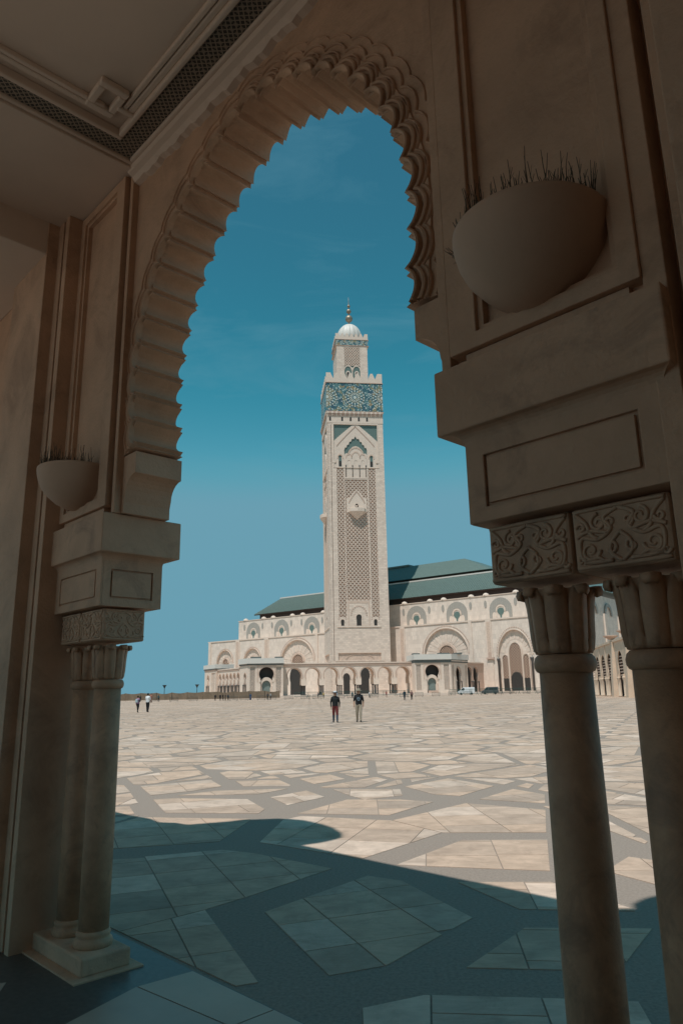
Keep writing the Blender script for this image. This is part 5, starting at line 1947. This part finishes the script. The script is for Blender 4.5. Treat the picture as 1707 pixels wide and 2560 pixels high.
bar0 = make_barrier(M_metal)
bar1 = make_barrier(M_green)
first = {0: True, 1: True}
spots = []
for x, y, a, k, lab in [(-48.5, 190, 4, 0, 'dark steel crowd barrier at the left end of the row before the cloth screen'), (-43.5, 189, -6, 0, 'dark steel crowd barrier second in the row before the cloth screen'), (-38.6, 189, 8, 0, 'dark steel crowd barrier just left of the dark huddle'),
                        (-27.0, 180, 0, 0, 'wide crowd barrier just left of the person in blue robe'), (-24.5, 181, 3, 0, 'crowd barrier standing behind the person in blue robe'), (-20.5, 182, -4, 0, 'crowd barrier before the left portal, left one'), (-17.9, 182, 2, 0, 'crowd barrier before the left portal, right one'),
                        (-13.6, 180, 0, 0, 'crowd barrier between the left portal and the first arches'), (-9.5, 178, 5, 0, 'crowd barrier before the first arches of the arcade'), (-6.6, 176, 0, 0, 'crowd barrier immediately left of the woman in the white hat'), (-1.2, 176, -3, 0, 'crowd barrier right behind the woman in the white hat'),
                        (1.6, 176, 2, 0, 'crowd barrier between the walking couple'), (7.2, 184, 0, 0, 'crowd barrier just right of the man in the khaki hat'), (14.3, 180, 0, 0, 'isolated crowd barrier under the minaret, near the figure in red'), (18.9, 190, 0, 0, 'crowd barrier left of the pair before the right portal'),
                        (24.5, 200, 6, 0, 'crowd barrier right of the pair before the right portal'), (30.5, 212, 0, 0, 'crowd barrier before the right portal fountain'), (35.5, 214, 0, 0, 'crowd barrier left of the white van'), (40.5, 216, 0, 0, 'crowd barrier before the white van'), (45, 218, 0, 0, 'crowd barrier between the two vans'),
                        (49.5, 219, 2, 0, 'crowd barrier before the dark van'), (54, 221, 0, 0, 'crowd barrier left of the great door'), (58.5, 222, 0, 0, 'crowd barrier before the great door')]:
    spots.append((x, y, a, k, lab))
ORD = ('first', 'second', 'third', 'fourth', 'fifth', 'sixth', 'seventh', 'eighth', 'ninth', 'tenth', 'eleventh', 'twelfth', 'thirteenth', 'fourteenth', 'fifteenth')
for i in range(24):
    lab = 'green barrier panel number' if False else None
    if i < 9:
        x, y = -14.0 + i * 4.1, 240 + i * .5
        lab = 'green barrier standing before the arcade columns, %s from the left' % ORD[i]
    else:
        x, y = 35 + (i - 9) * 2.5, 233 - (i - 9) * .5
        lab = 'green barrier in the line below the great door, %s from the left' % ORD[i - 9]
    spots.append((x, y, R(0) if i < 9 else -19, 1, lab))
for x, y, a, k, lab in spots:
    src = bar0 if k == 0 else bar1
    if first[k]:
        o = src
        first[k] = False
    else:
        o = copy_tree(src)
    o.location = (x, y, 0)
    o.rotation_euler.z = R(a)
    if k:
        o.scale = (2.0 if x < 39 else 1.2, 1, 1.6)
    o['label'] = lab
    o['category'] = 'barrier'
    o['group'] = 'crowd barriers on the plaza' if k == 0 else ('green barriers at the arcade' if x < 39 else 'green barriers by the great door')

# ------------------------------------------------------------------ cloth screen fence
FN = empty('cloth_screen_fence', (-92, 240, 0), 0, 'brown sagging cloth screen fence closing the far left of the plaza', 'fence')
x = -4.0
i = 0
rf_ = random.Random(9)
while x < 70:
    w_ = 5.0
    mb = MB()
    n, mrows = 16, 6
    v, f = [], []
    for k in range(mrows + 1):
        for q in range(n + 1):
            t = q / n
            sag = .45 * math.sin(pi * t) * (.2 + .8 * ((i * 37) % 10) / 10)
            top = 2.45 - sag
            z = .15 + (top - .15) * k / mrows
            v.append((x + w_ * t, .12 * math.sin(t * 9 + i) + .06 * math.sin(t * 23 + k), z))
    for k in range(mrows):
        for q in range(n):
            a = k * (n + 1) + q
            f.append((a, a + 1, a + n + 2, a + n + 1))
    c = mb.add(v, f).build('cloth_panel', M_brown, FN, smooth=True)
    MB().tube([(x, 0, 0), (x, 0, 2.5)], .05, 6).build('post', M_metal, FN)
    x += w_
    i += 1

# ------------------------------------------------------------------ lamps, vans
for x, y, lab in ((-77.5, 318, 'flared dark lamp post beyond the cloth screen, left of two'), (-63.5, 318, 'flared dark lamp post beyond the cloth screen, nearer the mosque')):
    LPp = empty('street_lamp', (x, y, 0), 0, lab, 'lamp', 'lamp posts beyond the cloth screen')
    MB().lathe([(.16, 0), (.12, 4.5)], 0, 0, 8).build('pole', M_metal, LPp)
    MB().lathe([(.14, 4.45), (.3, 4.8), (.65, 5.5), (.95, 5.75), (.95, 5.85), (.2, 5.9)], 0, 0, 16).build('lamp_head', M_metal, LPp, smooth=True)


def van(loc, rz, m, lab):
    Vn = empty('parked_van', loc, rz, lab, 'van')
    side_ = [(-2.6, .45), (2.35, .45), (2.62, .62), (2.66, 1.0), (2.35, 1.25), (1.75, 1.42), (1.15, 2.15), (.8, 2.28), (-2.5, 2.32), (-2.66, 2.1), (-2.66, .6)]
    MB().prism(side_, -.95, .95).build('body', m, Vn, bevel=.06)
    for yy in (-.962, .955):
        MB().prism([(.55, 1.42), (1.62, 1.42), (1.08, 2.05), (.55, 2.1)], yy, yy + .007).build('side_window', M_glass, Vn)
        MB().prism(rect(-2.3, .35, 1.42, 2.05), yy, yy + .007).build('side_window', M_glass, Vn) if m is M_vand else None
    MB().add([(1.80, -.82, 1.43), (1.80, .82, 1.43), (1.21, .78, 2.12), (1.21, -.78, 2.12)], [(0, 1, 2, 3)]).build('windscreen', M_glass, Vn, loc=(.012, 0, .01))
    MB().add([(-2.668, -.75, 1.42), (-2.668, -.75, 2.05), (-2.668, .75, 2.05), (-2.668, .75, 1.42)], [(0, 1, 2, 3)]).build('rear_window', M_glass, Vn)
    for x_ in (-1.65, 1.65):
        for s_ in (-1, 1):
            wv = MB()
            n = 18
            v_ = [(x_ + .34 * math.cos(2 * pi * i / n), s_ * .82, .34 + .34 * math.sin(2 * pi * i / n)) for i in range(n)] + [(x_ + .34 * math.cos(2 * pi * i / n), s_ * .985, .34 + .34 * math.sin(2 * pi * i / n)) for i in range(n)]
            wv.add(v_, [(i, (i + 1) % n, (i + 1) % n + n, i + n) for i in range(n)] + [tuple(range(n)), tuple(range(2 * n - 1, n - 1, -1))])
            wo_ = wv.build('wheel', M_tyre, Vn)
            MB().box(x_ - .15, x_ + .15, s_ * .98, s_ * .99, .2, .48).build('rim', M_metal, wo_)
    for s_ in (-1, 1):
        MB().box(2.60, 2.675, s_ * .6 - .16, s_ * .6 + .16, .85, 1.02).build('headlight', M_white, Vn)
    MB().box(2.4, 2.72, -.9, .9, .42, .62).build('bumper', M_metal, Vn)


van((38.6, 236, .0), R(168), M_van, 'white panel van parked in front of the right portal')
van((46.3, 237, .0), R(172), M_vand, 'dark grey van parked beside the white one')
